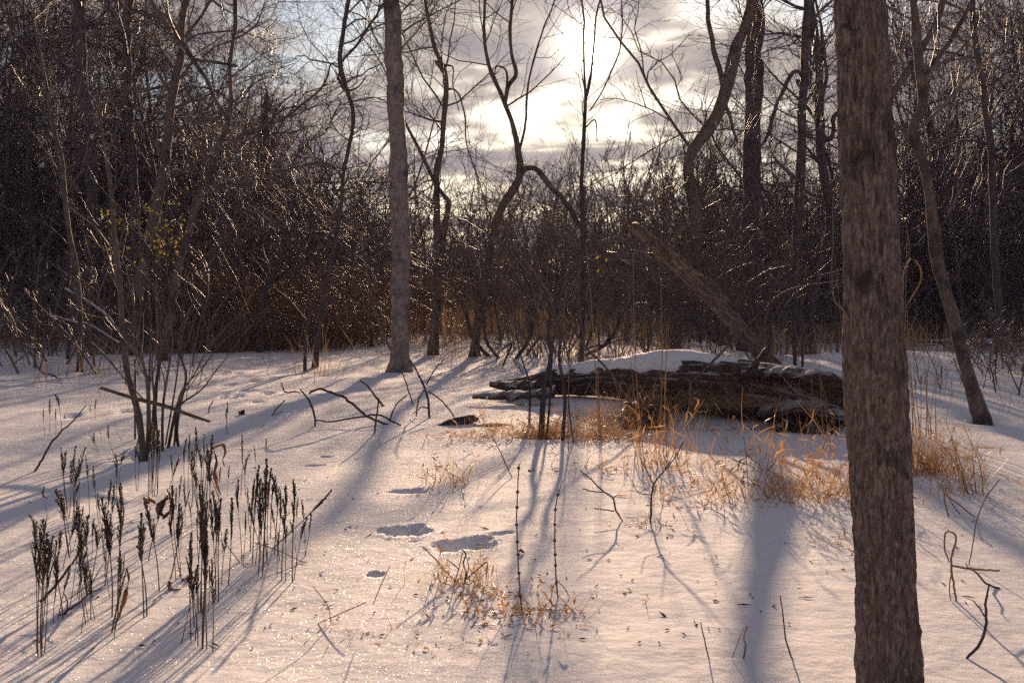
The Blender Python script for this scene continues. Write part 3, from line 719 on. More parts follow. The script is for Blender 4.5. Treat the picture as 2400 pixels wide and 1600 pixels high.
hero('leaning_tree', 'dark leaning trunk half hidden behind the near tree, rising to the upper right', 'tree',
     [('f', 1480, 800, 60), ('f', 1470, 300, 56), ('c', 1480, 1200, 54), ('c', 1510, 800, 52), ('c', 1560, 600, 50), ('c', 1600, 520, 46), ('c', 1700, 380, 42), ('c', 1800, 220, 42), ('c', 1890, 60, 40)],
     Y=17.0, seed=20, top=3.5, mat=M_BARK, crown=CR(9, 6, 5, (0.8, 2.6), 0.5, fine=0.004))
# --- left group
hero('left_leaning_tree', 'tall brown trunk leaning right at the edge of the snow among thin stems', 'tree',
     [('d', 722, 850, 88), ('d', 735, 650, 80), ('d', 790, 350, 76), ('d', 848, 30, 74), ('a', 880, 1320, 70), ('a', 930, 1100, 64), ('a', 968, 800, 52), ('a', 990, 600, 48), ('a', 1020, 420, 46), ('a', 1060, 240, 44), ('a', 1065, 60, 42)],
     [dict(pts=[('a', 1000, 740, 16), ('a', 1080, 750, 14), ('a', 1200, 780, 12), ('a', 1390, 840, 10), ('a', 1480, 950, 8)]),
      dict(pts=[('a', 1010, 620, 20), ('a', 1100, 585, 16), ('a', 1240, 550, 10)], bare=1),
      dict(pts=[('a', 1085, 180, 16), ('a', 1150, 130, 14), ('a', 1280, 105, 12), ('a', 1450, 100, 9), ('a', 1700, 190, 6)]),
      dict(pts=[('a', 1085, 140, 18), ('a', 1120, 90, 18), ('a', 1160, 40, 16)], top=1.5),
      dict(pts=[('a', 930, 1180, 24), ('a', 985, 1110, 22), ('a', 1090, 1030, 18), ('a', 1280, 950, 10)])],
     seed=21, top=4.5, crown=CR(13, 6, 5, (1.0, 3.4), 0.4, fine=0.0045))
hero('broken_limbed_tree', 'slender tree with a broken crossing limb, beside the leaning brown trunk', 'tree',
     [('d', 932, 880, 62), ('d', 980, 600, 54), ('d', 1040, 250, 50), ('d', 1105, 20, 44), ('a', 1160, 1280, 42), ('a', 1250, 1080, 38), ('a', 1310, 900, 34), ('a', 1370, 750, 32), ('a', 1395, 600, 28), ('a', 1392, 300, 28), ('a', 1430, 60, 26)],
     [dict(pts=[('a', 1385, 700, 22), ('a', 1300, 580, 24), ('a', 1230, 420, 26), ('a', 1140, 295, 32), ('a', 1040, 150, 34), ('a', 960, 50, 34)], top=1.0, y0=-0.5),
      dict(pts=[('a', 1140, 290, 24), ('a', 1260, 305, 20), ('a', 1440, 335, 18)], bare=1, y0=-0.5),
      dict(pts=[('a', 1135, 300, 22), ('a', 1085, 385, 20), ('a', 980, 450, 20), ('a', 850, 490, 18), ('a', 600, 500, 12), ('a', 480, 550, 8)], y0=-0.5),
      dict(pts=[('a', 1320, 915, 18), ('a', 1400, 850, 20), ('a', 1550, 770, 20), ('a', 1780, 680, 18), ('a', 1900, 580, 16), ('a', 2010, 490, 14), ('a', 2062, 390, 12), ('a', 2080, 315, 10), ('a', 2140, 320, 6)]),
      dict(pts=[('a', 1200, 280, 10), ('a', 1280, 210, 12), ('a', 1400, 160, 14), ('a', 1500, 110, 12), ('a', 1570, 50, 10)], top=0.8)],
     seed=22, top=3.5, crown=CR(11, 6, 5, (1.0, 3.2), 0.4, fine=0.0045))
hero('left_thin_tree', 'thin straight pale stem standing alone in snow near the far left', 'tree',
     [('d', 372, 950, 40), ('d', 375, 700, 38), ('d', 362, 450, 36), ('d', 335, 200, 34), ('a', 300, 1480, 32), ('a', 265, 1200, 30), ('a', 240, 930, 28), ('a', 200, 800, 26), ('a', 160, 600, 24), ('a', 130, 400, 20), ('a', 100, 270, 16), ('a', 60, 60, 14)],
     seed=23, top=2.0, mat=M_BARK, crown=CR(9, 6, 4, (0.8, 2.4), 0.35, fine=0.004))
hero('vine_wrapped_tree', 'wavy thin tree wrapped in vines left of the pale trunk', 'tree',
     [('d', 1970, 930, 44), ('d', 1985, 760, 36), ('d', 2015, 560, 32), ('d', 2070, 250, 30), ('d', 2120, 20, 28), ('a', 2150, 1250, 26), ('a', 2165, 1050, 26), ('a', 2205, 870, 26), ('a', 2228, 660, 28), ('a', 2180, 480, 34), ('a', 2145, 330, 34), ('a', 2165, 60, 28)],
     [dict(pts=[('a', 2145, 310, 20), ('a', 2200, 250, 18), ('a', 2250, 200, 18), ('a', 2330, 70, 16)], top=1.0),
      dict(pts=[('a', 2150, 340, 14), ('a', 2130, 420, 16), ('a', 2180, 500, 14), ('a', 2260, 480, 10), ('a', 2320, 400, 8)], bare=1),
      dict(pts=[('a', 2150, 1080, 14), ('a', 2060, 1000, 12), ('a', 1850, 1020, 10), ('a', 1600, 1090, 7)])],
     seed=24, top=3.0, mat=M_DARK, crown=CR(16, 6, 5, (1.2, 3.6), 0.4, fine=0.0045, wig=0.3, up=-0.02))
# dark trunks behind
for (lab, pts, Y, top, sd) in (
    ('dark heavy trunk draped in vines, deep in the left thicket', [('a', 455, 1600, 84), ('a', 450, 1200, 78), ('a', 440, 800, 74), ('a', 385, 400, 70), ('a', 370, 60, 66)], 27, 5, 31),
    ('dark upright trunk draped in vines, next to the leaning brown tree', [('a', 745, 1500, 66), ('a', 735, 1100, 62), ('a', 710, 700, 58), ('a', 690, 350, 56), ('a', 690, 60, 54)], 29, 5, 32),
    ('dark bare trunk at the far right edge, half covered by vine tangle', [('f', 2330, 560, 50), ('f', 2300, 200, 46), ('c', 2270, 900, 44), ('c', 2225, 560, 42), ('c', 2185, 300, 40), ('c', 2150, 60, 40)], 19, 4, 33),
    ('thin dark trunk standing before the brush left of the vine-wrapped tree', [('d', 1600, 640, 50), ('d', 1625, 430, 46), ('d', 1700, 280, 40), ('a', 1780, 1560, 24)], 24, 1.5, 34)):
    hero('dark_trunk_tree', lab, 'tree', pts, Y=Y, mat=M_DARK, twig=M_TWIGD, seed=sd, top=top, sides=14, crown=CR(14, 6, 5, (1.0, 3.4), 0.2, fine=0.006, wig=0.24, up=-0.03))
def snag():
    rng = np.random.default_rng(5)
    P, R = path3([('a', 1655, 1560, 62), ('a', 1645, 1200, 56), ('a', 1635, 900, 50), ('a', 1632, 700, 46), ('a', 1625, 590, 16)], 30.0, None, 30)
    loc = np.array([P[0][0], 30.0, ground_at(P[0][0], 30.0)])
    P = np.vstack([loc + [0, 0, -0.2], P]); R = np.concatenate([[R[0]], R])
    t = thing('dead_snag', 'broken dead trunk with splintered top in the left background', 'dead tree', loc)
    link('trunk', MB().tubes(P - loc, R, 12, cap=True).mesh('trunk', M_DARK), t)
    link('splinter', MB().tubes(np.array([P[-2], P[-2] + [0.1, 0, 0.55]]) - loc, np.array([0.12, 0.02]), 6, cap=True).mesh('splinter', M_DARK), t)
    link('crown', grow_crown([(P[6:] - loc, R[6:])], rng, CR(16, 8, 5, (0.5, 2.0), 0.1, fine=0.006, wig=0.3, up=-0.08)).mesh('crown', M_TWIGD), t)
snag()

# ------------------------------------------------------------------ the fallen rotten log, its snow, the leaning dead trunk
def log_axis(n):
    pts = np.array([[*at(*Z('D', 1170, 884), 12.6), 0.15], [*at(*Z('D', 1330, 874), 12.0), 0.20], [*at(*Z('D', 1500, 877), 10.9), 0.27], [*at(*Z('D', 1680, 894), 10.3), 0.37],
                    [*at(*Z('D', 1800, 912), 10.1), 0.39], [*at(*Z('D', 1890, 936), 9.75), 0.37], [*at(*Z('D', 1945, 950), 9.55), 0.28]])
    r = resample(pts, n)
    return r[:, :3], r[:, 3]
def rotten_log():
    rng = np.random.default_rng(8)
    n, K = 190, 72
    P, R = log_axis(n)
    loc = P[n // 2].copy(); loc[2] = ground_at(loc[0], loc[1])
    ax = P[-1] - P[0]; ang = math.atan2(ax[1], ax[0])
    c, s = math.cos(-ang), math.sin(-ang)
    def local(q):
        q = q - loc
        return np.stack([q[..., 0] * c - q[..., 1] * s, q[..., 0] * s + q[..., 1] * c, q[..., 2]], -1)
    t = thing('fallen_log', 'big rotten fallen log with torn wood ledges and snow on its back', 'log', loc)
    t.rotation_euler = (0, 0, ang)
    L = local(P)
    a = np.arange(K) * 2 * math.pi / K
    S, A = np.meshgrid(np.linspace(0, 1, n), a, indexing='ij')
    len_ = 4.6
    ca, sa = np.cos(A), np.sin(A)          # ca: local Y (away from viewer), sa: up
    # long torn layers running along the grain
    h = sa * 1.5 + 0.9 * fbm(S * 2.6, ca * 1.5, seed=60, octs=4)
    led = h * 1.5 - np.floor(h * 1.5)
    ledge = (led ** 2.2) * 0.16
    front = np.clip(-ca * 1.4 + 0.25, 0, 1) * np.clip(1.15 - sa, 0.1, 1)
    grain = fbm(S * 7, ca * 9, sa * 9, seed=61, octs=4)
    torn = fbm(S * 3.5, ca * 2.2, sa * 2.2, seed=62, octs=3)
    low = np.exp(-((A - 3.95) / 0.42) ** 2) * np.clip(0.55 + 0.9 * fbm(S * 4.0, A * 0.7, seed=67, octs=3), 0, 1)
    rad = R[:, None] * (1 + 0.10 * torn + 0.10 * grain - front * ledge * 1.1 - 0.42 * low * sstep(0.28, 0.5, S) - front * 0.12 * np.clip(torn + 0.2, 0, 1))
    rot = sstep(0.80, 1.0, S) * (0.30 + 0.55 * fbm(A * 1.6, S * 2, seed=63, octs=3)); rad *= 1 - np.clip(rot, -0.2, 0.75)
    rot2 = sstep(0.14, 0.0, S) * (0.35 + 0.5 * fbm(A * 1.8 + 9, S * 2, seed=64, octs=3)); rad *= 1 - np.clip(rot2, -0.1, 0.8)
    X = L[:, None, 0] + 0.10 * fbm(ca * 3, sa * 3, S * 3, seed=65, octs=3) * (sstep(0.9, 1, S) + sstep(0.08, 0, S)) * 1.6
    V = np.stack([X, L[:, None, 1] + rad * ca, L[:, None, 2] + rad * sa * 0.95], -1)
    idx = np.arange(n * K).reshape(n, K); nx = np.roll(idx, -1, 1)
    mb = MB().add(V, np.stack([idx[:-1], nx[:-1], nx[1:], idx[1:]], -1).reshape(-1, 4))
    for e, j in ((0, 1), (n - 1, -1)):     # hollow broken ends
        ring = V[e]; cen = ring.mean(0); inner = cen + (ring - cen) * 0.72; deep = cen + (ring - cen) * 0.6 + np.array([0.35 * j, 0, 0])
        b = mb.n; mb.add(np.vstack([ring, inner, deep]))
        i = np.arange(K); m = (i + 1) % K
        qs = np.vstack([np.stack([b + i, b + m, b + K + m, b + K + i], -1), np.stack([b + K + i, b + K + m, b + 2*K + m, b + 2*K + i], -1)])
        mb.q.append(qs if j > 0 else qs[:, ::-1])
        d = mb.n; mb.add((cen + np.array([0.35 * j, 0, 0]))[None]); mb.t.append(np.stack([b + 2*K + i, b + 2*K + m, np.full(K, d)], -1))
    body = link('log_body', mb.mesh('log_body', M_LOG, smooth=True), t)
    # torn slabs and splinters: photo line, distance, width, thickness
    def slab(pts, Y0, Y1, w, th, seed, name='splinter', m=M_LOG):
        r2 = np.random.default_rng(seed)
        k = 15
        q = np.array([at(*Z(*p), Y0 + (Y1 - Y0) * i / (len(pts) - 1)) for i, p in enumerate(pts)])
        q = local(resample(q, k))
        T = np.gradient(q, axis=0); T /= np.linalg.norm(T, axis=1, keepdims=True)
        up = np.array([0, -0.35, 1.0]); up = up / np.linalg.norm(up)
        side = np.cross(T, up); side /= np.linalg.norm(side, axis=1, keepdims=True); upv = np.cross(side, T)
        ww = w * (1 - 0.75 * np.linspace(0, 1, k) ** 2.5) * (1 + 0.25 * r2.normal(size=k)); tt = th * (1 - 0.6 * np.linspace(0, 1, k) ** 2) * (1 + 0.25 * r2.normal(size=k))
        sec = np.array([(-1, -0.3), (-0.5, -1), (0.4, -0.8), (1, -0.1), (0.7, 0.8), (0, 1), (-0.8, 0.6)])
        jit = 1 + 0.18 * r2.normal(size=(k, len(sec)))
        VV = q[:, None] + side[:, None] * (sec[None, :, :1] * ww[:, None, None] * 0.5 * jit[..., None]) + upv[:, None] * (sec[None, :, 1:] * tt[:, None, None] * 0.5 * jit[..., None])
        kk = len(sec); ii = np.arange(k * kk).reshape(k, kk); nn = np.roll(ii, -1, 1)
        mb2 = MB().add(VV, np.stack([ii[:-1], nn[:-1], nn[1:], ii[1:]], -1).reshape(-1, 4))
        b = mb2.n; mb2.add(np.vstack([q[:1], q[-1:]])); i = np.arange(kk); m_ = (i + 1) % kk
        mb2.t.append(np.vstack([np.stack([m_, i, np.full(kk, b)], -1), np.stack([(k-1)*kk + i, (k-1)*kk + m_, np.full(kk, b+1)], -1)]))
        link(name, mb2.mesh(name, m, smooth=False), t)
    slab([('f', 600, 960), ('f', 900, 965), ('f', 1195, 985)], 10.1, 9.5, 0.30, 0.09, 1)
    slab([('f', 700, 1230), ('f', 1000, 1200), ('f', 1290, 1260)], 9.7, 9.2, 0.34, 0.10, 5)
    slab([('f', 850, 1330), ('f', 1050, 1360), ('f', 1230, 1360)], 9.55, 9.2, 0.30, 0.12, 6)
    slab([('e', 1450, 1100), ('e', 1180, 1120), ('e', 895, 1130)], 11.3, 11.6, 0.30, 0.10, 7)
    slab([('e', 1400, 1060), ('e', 1200, 1060), ('e', 1010, 1045)], 11.8, 12.0, 0.26, 0.14, 8)
    # stub sticking up through the snow
    for pts, Yb, r0 in (([('f', 640, 1010), ('f', 700, 870), ('f', 755, 810)], 9.9, 0.035), ([('f', 590, 1000), ('f', 640, 930), ('f', 685, 880)], 9.6, 0.022)):
        q = local(resample(np.array([at(*Z(*p), Yb) for p in pts]), 9))
        link('stub', MB().tubes(q, r0 * (1 + 0.15 * rng.normal(size=9)), 7, cap=True).mesh('stub', M_FALLEN), t)
    # snow lying along the back of the log
    m = 120
    sP, sR = log_axis(m)
    u = np.linspace(0, 1, m)
    lo, hi = 0.10, 0.74
    w = np.where((u > lo) & (u < hi), np.sin(np.clip((u - lo) / (hi - lo), 0, 1) * math.pi) ** 0.35, 0)
    keep = (u > lo) & (u < hi)
    sP, sR, w, u = sP[keep], sR[keep], w[keep], u[keep]
    K2 = 25
    b = np.linspace(0, math.pi, K2)
    th = (0.065 + 0.065 * np.exp(-((u - 0.58) / 0.09) ** 2) + 0.02 * vnoise(u * 14, u * 0, seed=71)) * w
    wid = (sR * 0.80) * w * (1 + 0.10 * vnoise(u * 9, u * 0 + 4, seed=72))
    Lq = local(sP)
    B, TH = np.meshgrid(b, th); WD = np.repeat(wid[:, None], K2, 1); UU = np.repeat(u[:, None], K2, 1)
    droop = 0.62 * np.abs(np.cos(B)) ** 2.2
    zz = sR[:, None] * (0.93 - droop * 0.55) * 0.98 + TH * np.sin(B) ** 0.5 + 0.012 * fbm(UU * 30, B * 2, seed=73, octs=2)
    edge = 0.035 * fbm(UU * 22, B * 0 + np.sign(np.cos(B)), seed=75, octs=3) * np.abs(np.cos(B)) ** 4
    V2 = np.stack([np.repeat(Lq[:, 0:1], K2, 1), Lq[:, 1:2] - np.cos(B) * (WD + edge) , Lq[:, 2:3] + zz - edge * 0.6], -1)
    # underside closes inside the wood
    Vb = np.stack([np.repeat(Lq[:, 0:1], K2, 1), Lq[:, 1:2] - np.cos(B) * WD * 0.96, Lq[:, 2:3] + zz - TH * np.sin(B) ** 0.5 - 0.05], -1)
    nn = len(u); i1 = np.arange(nn * K2).reshape(nn, K2); i2 = i1 + nn * K2
    q1 = np.stack([i1[:-1, :-1], i1[:-1, 1:], i1[1:, 1:], i1[1:, :-1]], -1).reshape(-1, 4)
    q2 = np.stack([i2[:-1, :-1], i2[1:, :-1], i2[1:, 1:], i2[:-1, 1:]], -1).reshape(-1, 4)
    q3 = np.stack([i1[:-1, 0], i1[1:, 0], i2[1:, 0], i2[:-1, 0]], -1); q4 = np.stack([i1[:-1, -1], i2[:-1, -1], i2[1:, -1], i1[1:, -1]], -1)
    o = link('snow_cap', MB().add(np.vstack([V2.reshape(-1, 3), Vb.reshape(-1, 3)]), np.vstack([q1, q2, q3, q4])).mesh('snow_cap', M_SNOW))
    o.location = loc; o.rotation_euler = (0, 0, ang)
    tag(o, 'smooth rounded strip of snow lying along the top of the rotten log', 'snow')
rotten_log()

def rough_log(name, label, pts, Y0, Y1, mat, seed, K=28, n=60, rough=0.14, cat='log', cut=True):
    """a lesser log along photo points [(reg,x,y,width)]"""
    P, R = [], []
    for i, (reg, x, y, w) in enumerate(pts):
        Y = Y0 + (Y1 - Y0) * i / (len(pts) - 1)
        P.append(at(*Z(reg, x, y), Y)); R.append(w * (2400 / 2352 if reg == 'D' else 800 / 2323) * Y / FPX * 0.5)
    A = resample(np.column_stack([P, R]), n); P, R = A[:, :3], A[:, 3]
    ax = P[-1] - P[0]
    rot = Vector(ax.tolist()).to_track_quat('X', 'Z').to_matrix()
    Rm = np.array(rot)
    loc = P[0].copy()
    Q = (P - loc) @ Rm
    a = np.arange(K) * 2 * math.pi / K
    S, AA = np.meshgrid(Q[:, 0], a, indexing='ij')
    ca, sa = np.cos(AA), np.sin(AA)
    rad = R[:, None] * (1 + rough * fbm(S * 3, ca * 3, sa * 3, seed=seed, octs=4) + rough * 0.6 * (1 - 2 * np.abs(vnoise(S * 1.2, ca * 4, sa * 4, seed=seed + 3))))
    xo = S + (R[:, None] * 0.9 * fbm(ca * 2, sa * 2, seed=seed + 9, octs=3)) * ((np.arange(n) > n - 3) | (np.arange(n) < 2))[:, None]
    V = np.stack([xo, Q[:, None, 1] + rad * ca, Q[:, None, 2] + rad * sa], -1)
    idx = np.arange(n * K).reshape(n, K); nx = np.roll(idx, -1, 1)
    mb = MB().add(V, np.stack([idx[:-1], nx[:-1], nx[1:], idx[1:]], -1).reshape(-1, 4))
    b = mb.n; mb.add(np.vstack([V[0].mean(0), V[-1].mean(0)])); i = np.arange(K); m = (i + 1) % K
    mb.t.append(np.vstack([np.stack([m, i, np.full(K, b)], -1), np.stack([(n-1)*K + i, (n-1)*K + m, np.full(K, b + 1)], -1)]))
    t = thing(name, label, cat, loc)
    t.rotation_mode = 'QUATERNION'; t.rotation_quaternion = rot.to_quaternion()
    link('log_body', mb.mesh('log_body', mat), t)
    return t, loc, Rm
def leaning():
    t, loc, Rm = rough_log('leaning_dead_log', 'barkless reddish dead trunk leaning up over the snowy log', [('D', 1800, 868, 36), ('D', 1745, 808, 35), ('D', 1690, 745, 32), ('D', 1600, 655, 28), ('D', 1535, 595, 24), ('D', 1495, 560, 18)],
              17.6, 12.0, M_LEAN, 81, rough=0.17, cat='dead trunk')
    def extra(pts, Y0, Y1, name):
        A = np.array([[*at(*Z(r, x, y), Y0 + (Y1 - Y0) * i / (len(pts) - 1)), w * 1.02 * 13 / FPX * 0.5] for i, (r, x, y, w) in enumerate(pts)])
        A = resample(A, 14)
        link(name, MB().tubes((A[:, :3] - loc) @ Rm, A[:, 3] * (1 + 0.12 * np.random.default_rng(2).normal(size=14)), 9, cap=True).mesh(name, M_LEAN), t)
    extra([('D', 1520, 590, 22), ('D', 1490, 550, 24), ('D', 1462, 526, 24), ('D', 1455, 519, 14)], 12.4, 11.3, 'spur')
    extra([('D', 1600, 640, 20), ('D', 1560, 600, 20), ('D', 1510, 555, 16), ('D', 1490, 540, 5)], 12.9, 12.0, 'spur')
    extra([('D', 1735, 780, 14), ('D', 1640, 655, 12), ('D', 1585, 612, 4)], 17.0, 14.0, 'splinter')
leaning()
rough_log('log_chunk', 'short reddish rotten log chunk poking out under the fallen log', [('D', 1505, 930, 86), ('D', 1485, 955, 92), ('D', 1468, 975, 80)], 10.9, 9.5, M_CHUNK, 91, rough=0.24)
rough_log('curved_branch_log', 'short curved barky branch piece lying on the snow left of the log', [('D', 970, 998, 12), ('D', 1000, 990, 20), ('D', 1040, 972, 22), ('D', 1095, 960, 18)], 9.55, 9.85, M_DARK, 95, K=14, n=26, rough=0.18, cat='branch')
rough_log('snowy_branch_log', 'dark snow-dusted branch half buried in grass under the log', [('e', 905, 1340, 34), ('e', 1050, 1330, 46), ('e', 1200, 1345, 40)], 9.6, 9.75, M_FALLEN, 97, K=12, n=20, cat='branch')
rough_log('long_fallen_log', 'long dark fallen trunk lying low at the edge of the left thicket', [('d', 700, 735, 30), ('d', 1000, 770, 46), ('d', 1300, 800, 56), ('d', 1530, 800, 50), ('d', 1760, 795, 30)], 26.5, 25.5, M_FALLEN, 99, K=16, n=50)
rough_log('propped_limb', 'dark dead limb propped slanting over the fallen trunk', [('d', 1060, 800, 30), ('d', 1300, 760, 44), ('d', 1470, 715, 40), ('d', 1560, 640, 34), ('d', 1620, 520, 30)], 25.0, 27.5, M_FALLEN, 101, K=12, n=40, cat='branch')
rough_log('forked_limb', 'snow-lined dead limb lying above the fallen trunk', [('d', 1150, 700, 26), ('d', 1230, 640, 26), ('d', 1330, 560, 24), ('d', 1500, 500, 16)], 27.0, 29.0, M_FALLEN, 103, K=12, n=30, cat='branch')
rough_log('broken_branch', 'straight broken branch lying slanted on the snow under the thin stems', [('d', 515, 1072, 22), ('d', 720, 1135, 26), ('d', 950, 1195, 26), ('d', 1130, 1258, 24), ('d', 1250, 1298, 16)], 8.9, 7.65, M_BARK, 105, K=12, n=40, cat='branch', rough=0.08)
rough_log('slanting_limb', 'dead limb slanting behind the leaning dead trunk', [('D', 1420, 605, 22), ('D', 1480, 640, 24), ('D', 1540, 690, 24), ('D', 1620, 760, 22), ('D', 1660, 790, 18)], 19.5, 21.0, M_DARK, 107, K=12, n=30, cat='branch')
for i, (lab, pts, Y0, Y1) in enumerate((
    ('dark limb fallen across the left thicket edge, upper of a pair', [('d', 270, 400, 22), ('d', 420, 490, 28), ('d', 560, 590, 26), ('d', 640, 700, 20)], 19, 17),
    ('dark limb fallen across the left thicket edge, lower of a pair', [('d', 190, 590, 24), ('d', 300, 620, 28), ('d', 420, 640, 22), ('d', 640, 770, 18)], 20, 17),
    ('thin dead branch slanting down to the snow beside the pale left stem', [('d', 450, 760, 12), ('d', 540, 850, 14), ('d', 620, 945, 14)], 17, 15.5))):
    rough_log('fallen_limb', lab, pts, Y0, Y1, M_FALLEN, 120 + i, K=10, n=30, cat='branch')

# ------------------------------------------------------------------ shrubs and saplings in front of the wood
def clump(name, label, cat, stems, mat, twig, seed, crown, Y=None, top=0.5, group=None, k=7):
    """many stems from one root; each stem is a part. stems: [(pts, dy)] photo lines"""
    rng = np.random.default_rng(seed)
    b0 = gp(*Z(*stems[0][0][0][:3])); Yb = Y or float(b0[1])
    loc = np.array([b0[0], Yb, ground_at(b0[0], Yb)])
    t = thing(name, label, cat, loc, group)
    bases = []
    for pts, dy in stems:
        b = gp(*Z(*pts[0][:3])); Ys = float(b[1]) if Y is None else Y
        q = [(r, x, y, w) for (r, x, y, w) in pts]
        P, R = path3(q, Ys, [dy * i / (len(q) - 1) for i in range(len(q))], 20)
        d = P[-1] - P[-3]; d /= np.linalg.norm(d); ext = [P[-1]]
        for i in range(6):
            d = d + rng.normal(size=3) * 0.1 + np.array([0, 0, 0.04]); d /= np.linalg.norm(d); ext.append(ext[-1] + d * top / 6)
        P = np.vstack([P[0] + [0, 0, -0.12], P, ext[1:]]); R = np.concatenate([[R[0] * 1.1], R, np.linspace(R[-1], 0.002, 7)[1:]])
        link('stem', MB().tubes(P - loc, R, k).mesh('stem', mat), t)
        bases.append((P - loc, R))
    if crown: link('crown', grow_crown(bases, rng, crown).mesh('crown', twig), t)
    return t
TW = [dict(n=9, t0=0.35, t1=0.99, ang=(0.3, 0.8), length=(0.25, 1.0), N=6, up=0.03, wig=0.13, rr=0.5, tip=0.35, rmin=0.0022, k=3),
      dict(n=4, t0=0.2, t1=0.97, ang=(0.3, 0.8), ratio=(0.3, 0.6), N=4, up=0.02, wig=0.15, rr=0.6, tip=0.4, rmin=0.0016, k=3)]
clump('grey_shrub', 'tall many-stemmed grey shrub growing in the snow behind the dark ferns', 'shrub', [
    ([('d', 800, 1540, 46), ('d', 770, 1250, 46), ('d', 695, 980, 42), ('d', 660, 700, 38), ('d', 640, 350, 36), ('d', 600, 0, 34), ('a', 588, 1250, 30), ('a', 560, 1020, 24), ('a', 520, 800, 18), ('a', 490, 600, 14), ('a', 470, 450, 10)], 0.3),
    ([('d', 822, 1560, 26), ('d', 835, 1250, 24), ('d', 812, 950, 22), ('d', 760, 820, 18), ('d', 700, 760, 10)], -0.2),
    ([('d', 745, 1420, 14), ('d', 745, 1000, 14), ('d', 735, 500, 12), ('d', 680, 250, 8)], 0.3),
    ([('d', 862, 1450, 24), ('d', 885, 1080, 22), ('d', 930, 800, 18), ('d', 965, 560, 14), ('d', 1080, 330, 10), ('d', 1300, 100, 7)], 0.2),
    ([('d', 932, 1500, 20), ('d', 935, 1200, 18), ('d', 980, 900, 14), ('d', 1000, 750, 12), ('d', 985, 560, 8)], 0.0),
    ([('d', 968, 1490, 22), ('d', 1030, 1200, 20), ('d', 1070, 1080, 16), ('d', 1120, 1020, 12), ('d', 1190, 900, 9), ('d', 1230, 780, 6)], -0.2),
    ([('d', 1042, 1485, 22), ('d', 1028, 1380, 22), ('d', 1050, 1200, 20), ('d', 1088, 950, 18), ('d', 1060, 880, 16), ('d', 1080, 640, 12), ('d', 1180, 400, 8)], 0.1),
    ([('d', 1010, 1470, 16), ('d', 1060, 1180, 14), ('d', 1150, 1118, 12), ('d', 1200, 1080, 10), ('d', 1290, 960, 8), ('d', 1420, 800, 5)], -0.3),
    ([('d', 870, 1450, 18), ('d', 900, 950, 16), ('d', 920, 600, 14), ('d', 870, 380, 10), ('d', 700, 200, 6)], 0.4),
    ([('d', 850, 1440, 16), ('d', 842, 1000, 14), ('d', 855, 640, 12), ('d', 820, 300, 8), ('d', 780, 60, 5)], 0.3),
    ([('d', 950, 1470, 12), ('d', 1040, 900, 10), ('d', 1060, 640, 8), ('d', 1180, 440, 5)], 0.3),
    ([('d', 905, 1480, 12), ('d', 880, 1180, 14), ('d', 860, 900, 12), ('d', 900, 640, 9), ('d', 880, 420, 6)], -0.3)],
    M_BARK, M_TWIG, 41, TW, top=0.5)
clump('dark_sapling', 'dark crooked sapling growing before the snowy log, arching to the right', 'sapling', [
    ([('e', 1360, 1400, 46), ('e', 1390, 1000, 34), ('e', 1430, 850, 32), ('e', 1405, 700, 28), ('e', 1430, 540, 24), ('e', 1490, 330, 20), ('e', 1530, 230, 16), ('e', 1700, 120, 12), ('e', 2050, 85, 8)], 0.6),
    ([('e', 1395, 1400, 18), ('e', 1425, 1100, 16), ('e', 1430, 860, 14), ('e', 1470, 600, 12), ('e', 1530, 300, 12), ('e', 1750, 195, 11), ('e', 2050, 100, 10), ('e', 2300, 0, 8), ('c', 1000, 1200, 5)], 0.8)],
    M_DARK, M_TWIG, 42, TW, top=0.3)
clump('bent_sapling', 'wiggly dark sapling beside the crooked one before the log', 'sapling', [
    ([('e', 1505, 1445, 26), ('e', 1520, 1100, 24), ('e', 1480, 850, 24), ('e', 1492, 720, 22), ('e', 1462, 600, 20), ('e', 1450, 450, 14), ('e', 1520, 200, 10)], 0.3),
    ([('e', 1580, 1450, 12), ('e', 1545, 1150, 10), ('e', 1550, 900, 8), ('e', 1480, 640, 5)], 0.1)], M_DARK, M_TWIG, 43, TW, top=0.6)
clump('thin_sapling', 'thin upright sapling at the left end of the log', 'sapling', [
    ([('e', 1280, 1350, 18), ('e', 1270, 1000, 14), ('e', 1220, 850, 9), ('e', 1180, 640, 5)], 0.2)], M_DARK, M_TWIG, 44, TW, top=0.4)
clump('long_dead_branch', 'long thin dead branch slanting across the log towards the upper left', 'branch', [
    ([('e', 1950, 1145, 14), ('e', 1800, 930, 16), ('e', 1650, 780, 16), ('e', 1560, 640, 16), ('e', 1450, 550, 14), ('e', 1330, 490, 11), ('e', 1190, 410, 7)], 1.6)], M_BARK, M_TWIG, 45, TW[:1], top=0.4, Y=9.6)
clump('slanting_stick', 'thin stick slanting up from the log across to the near trunk', 'branch', [
    ([('f', 225, 1040, 16), ('f', 420, 850, 18), ('f', 620, 640, 12), ('f', 780, 480, 9), ('f', 900, 400, 9), ('f', 1215, 343, 7)], -1.6)], M_BARK, M_TWIG, 46, None, top=0.05, Y=9.4)
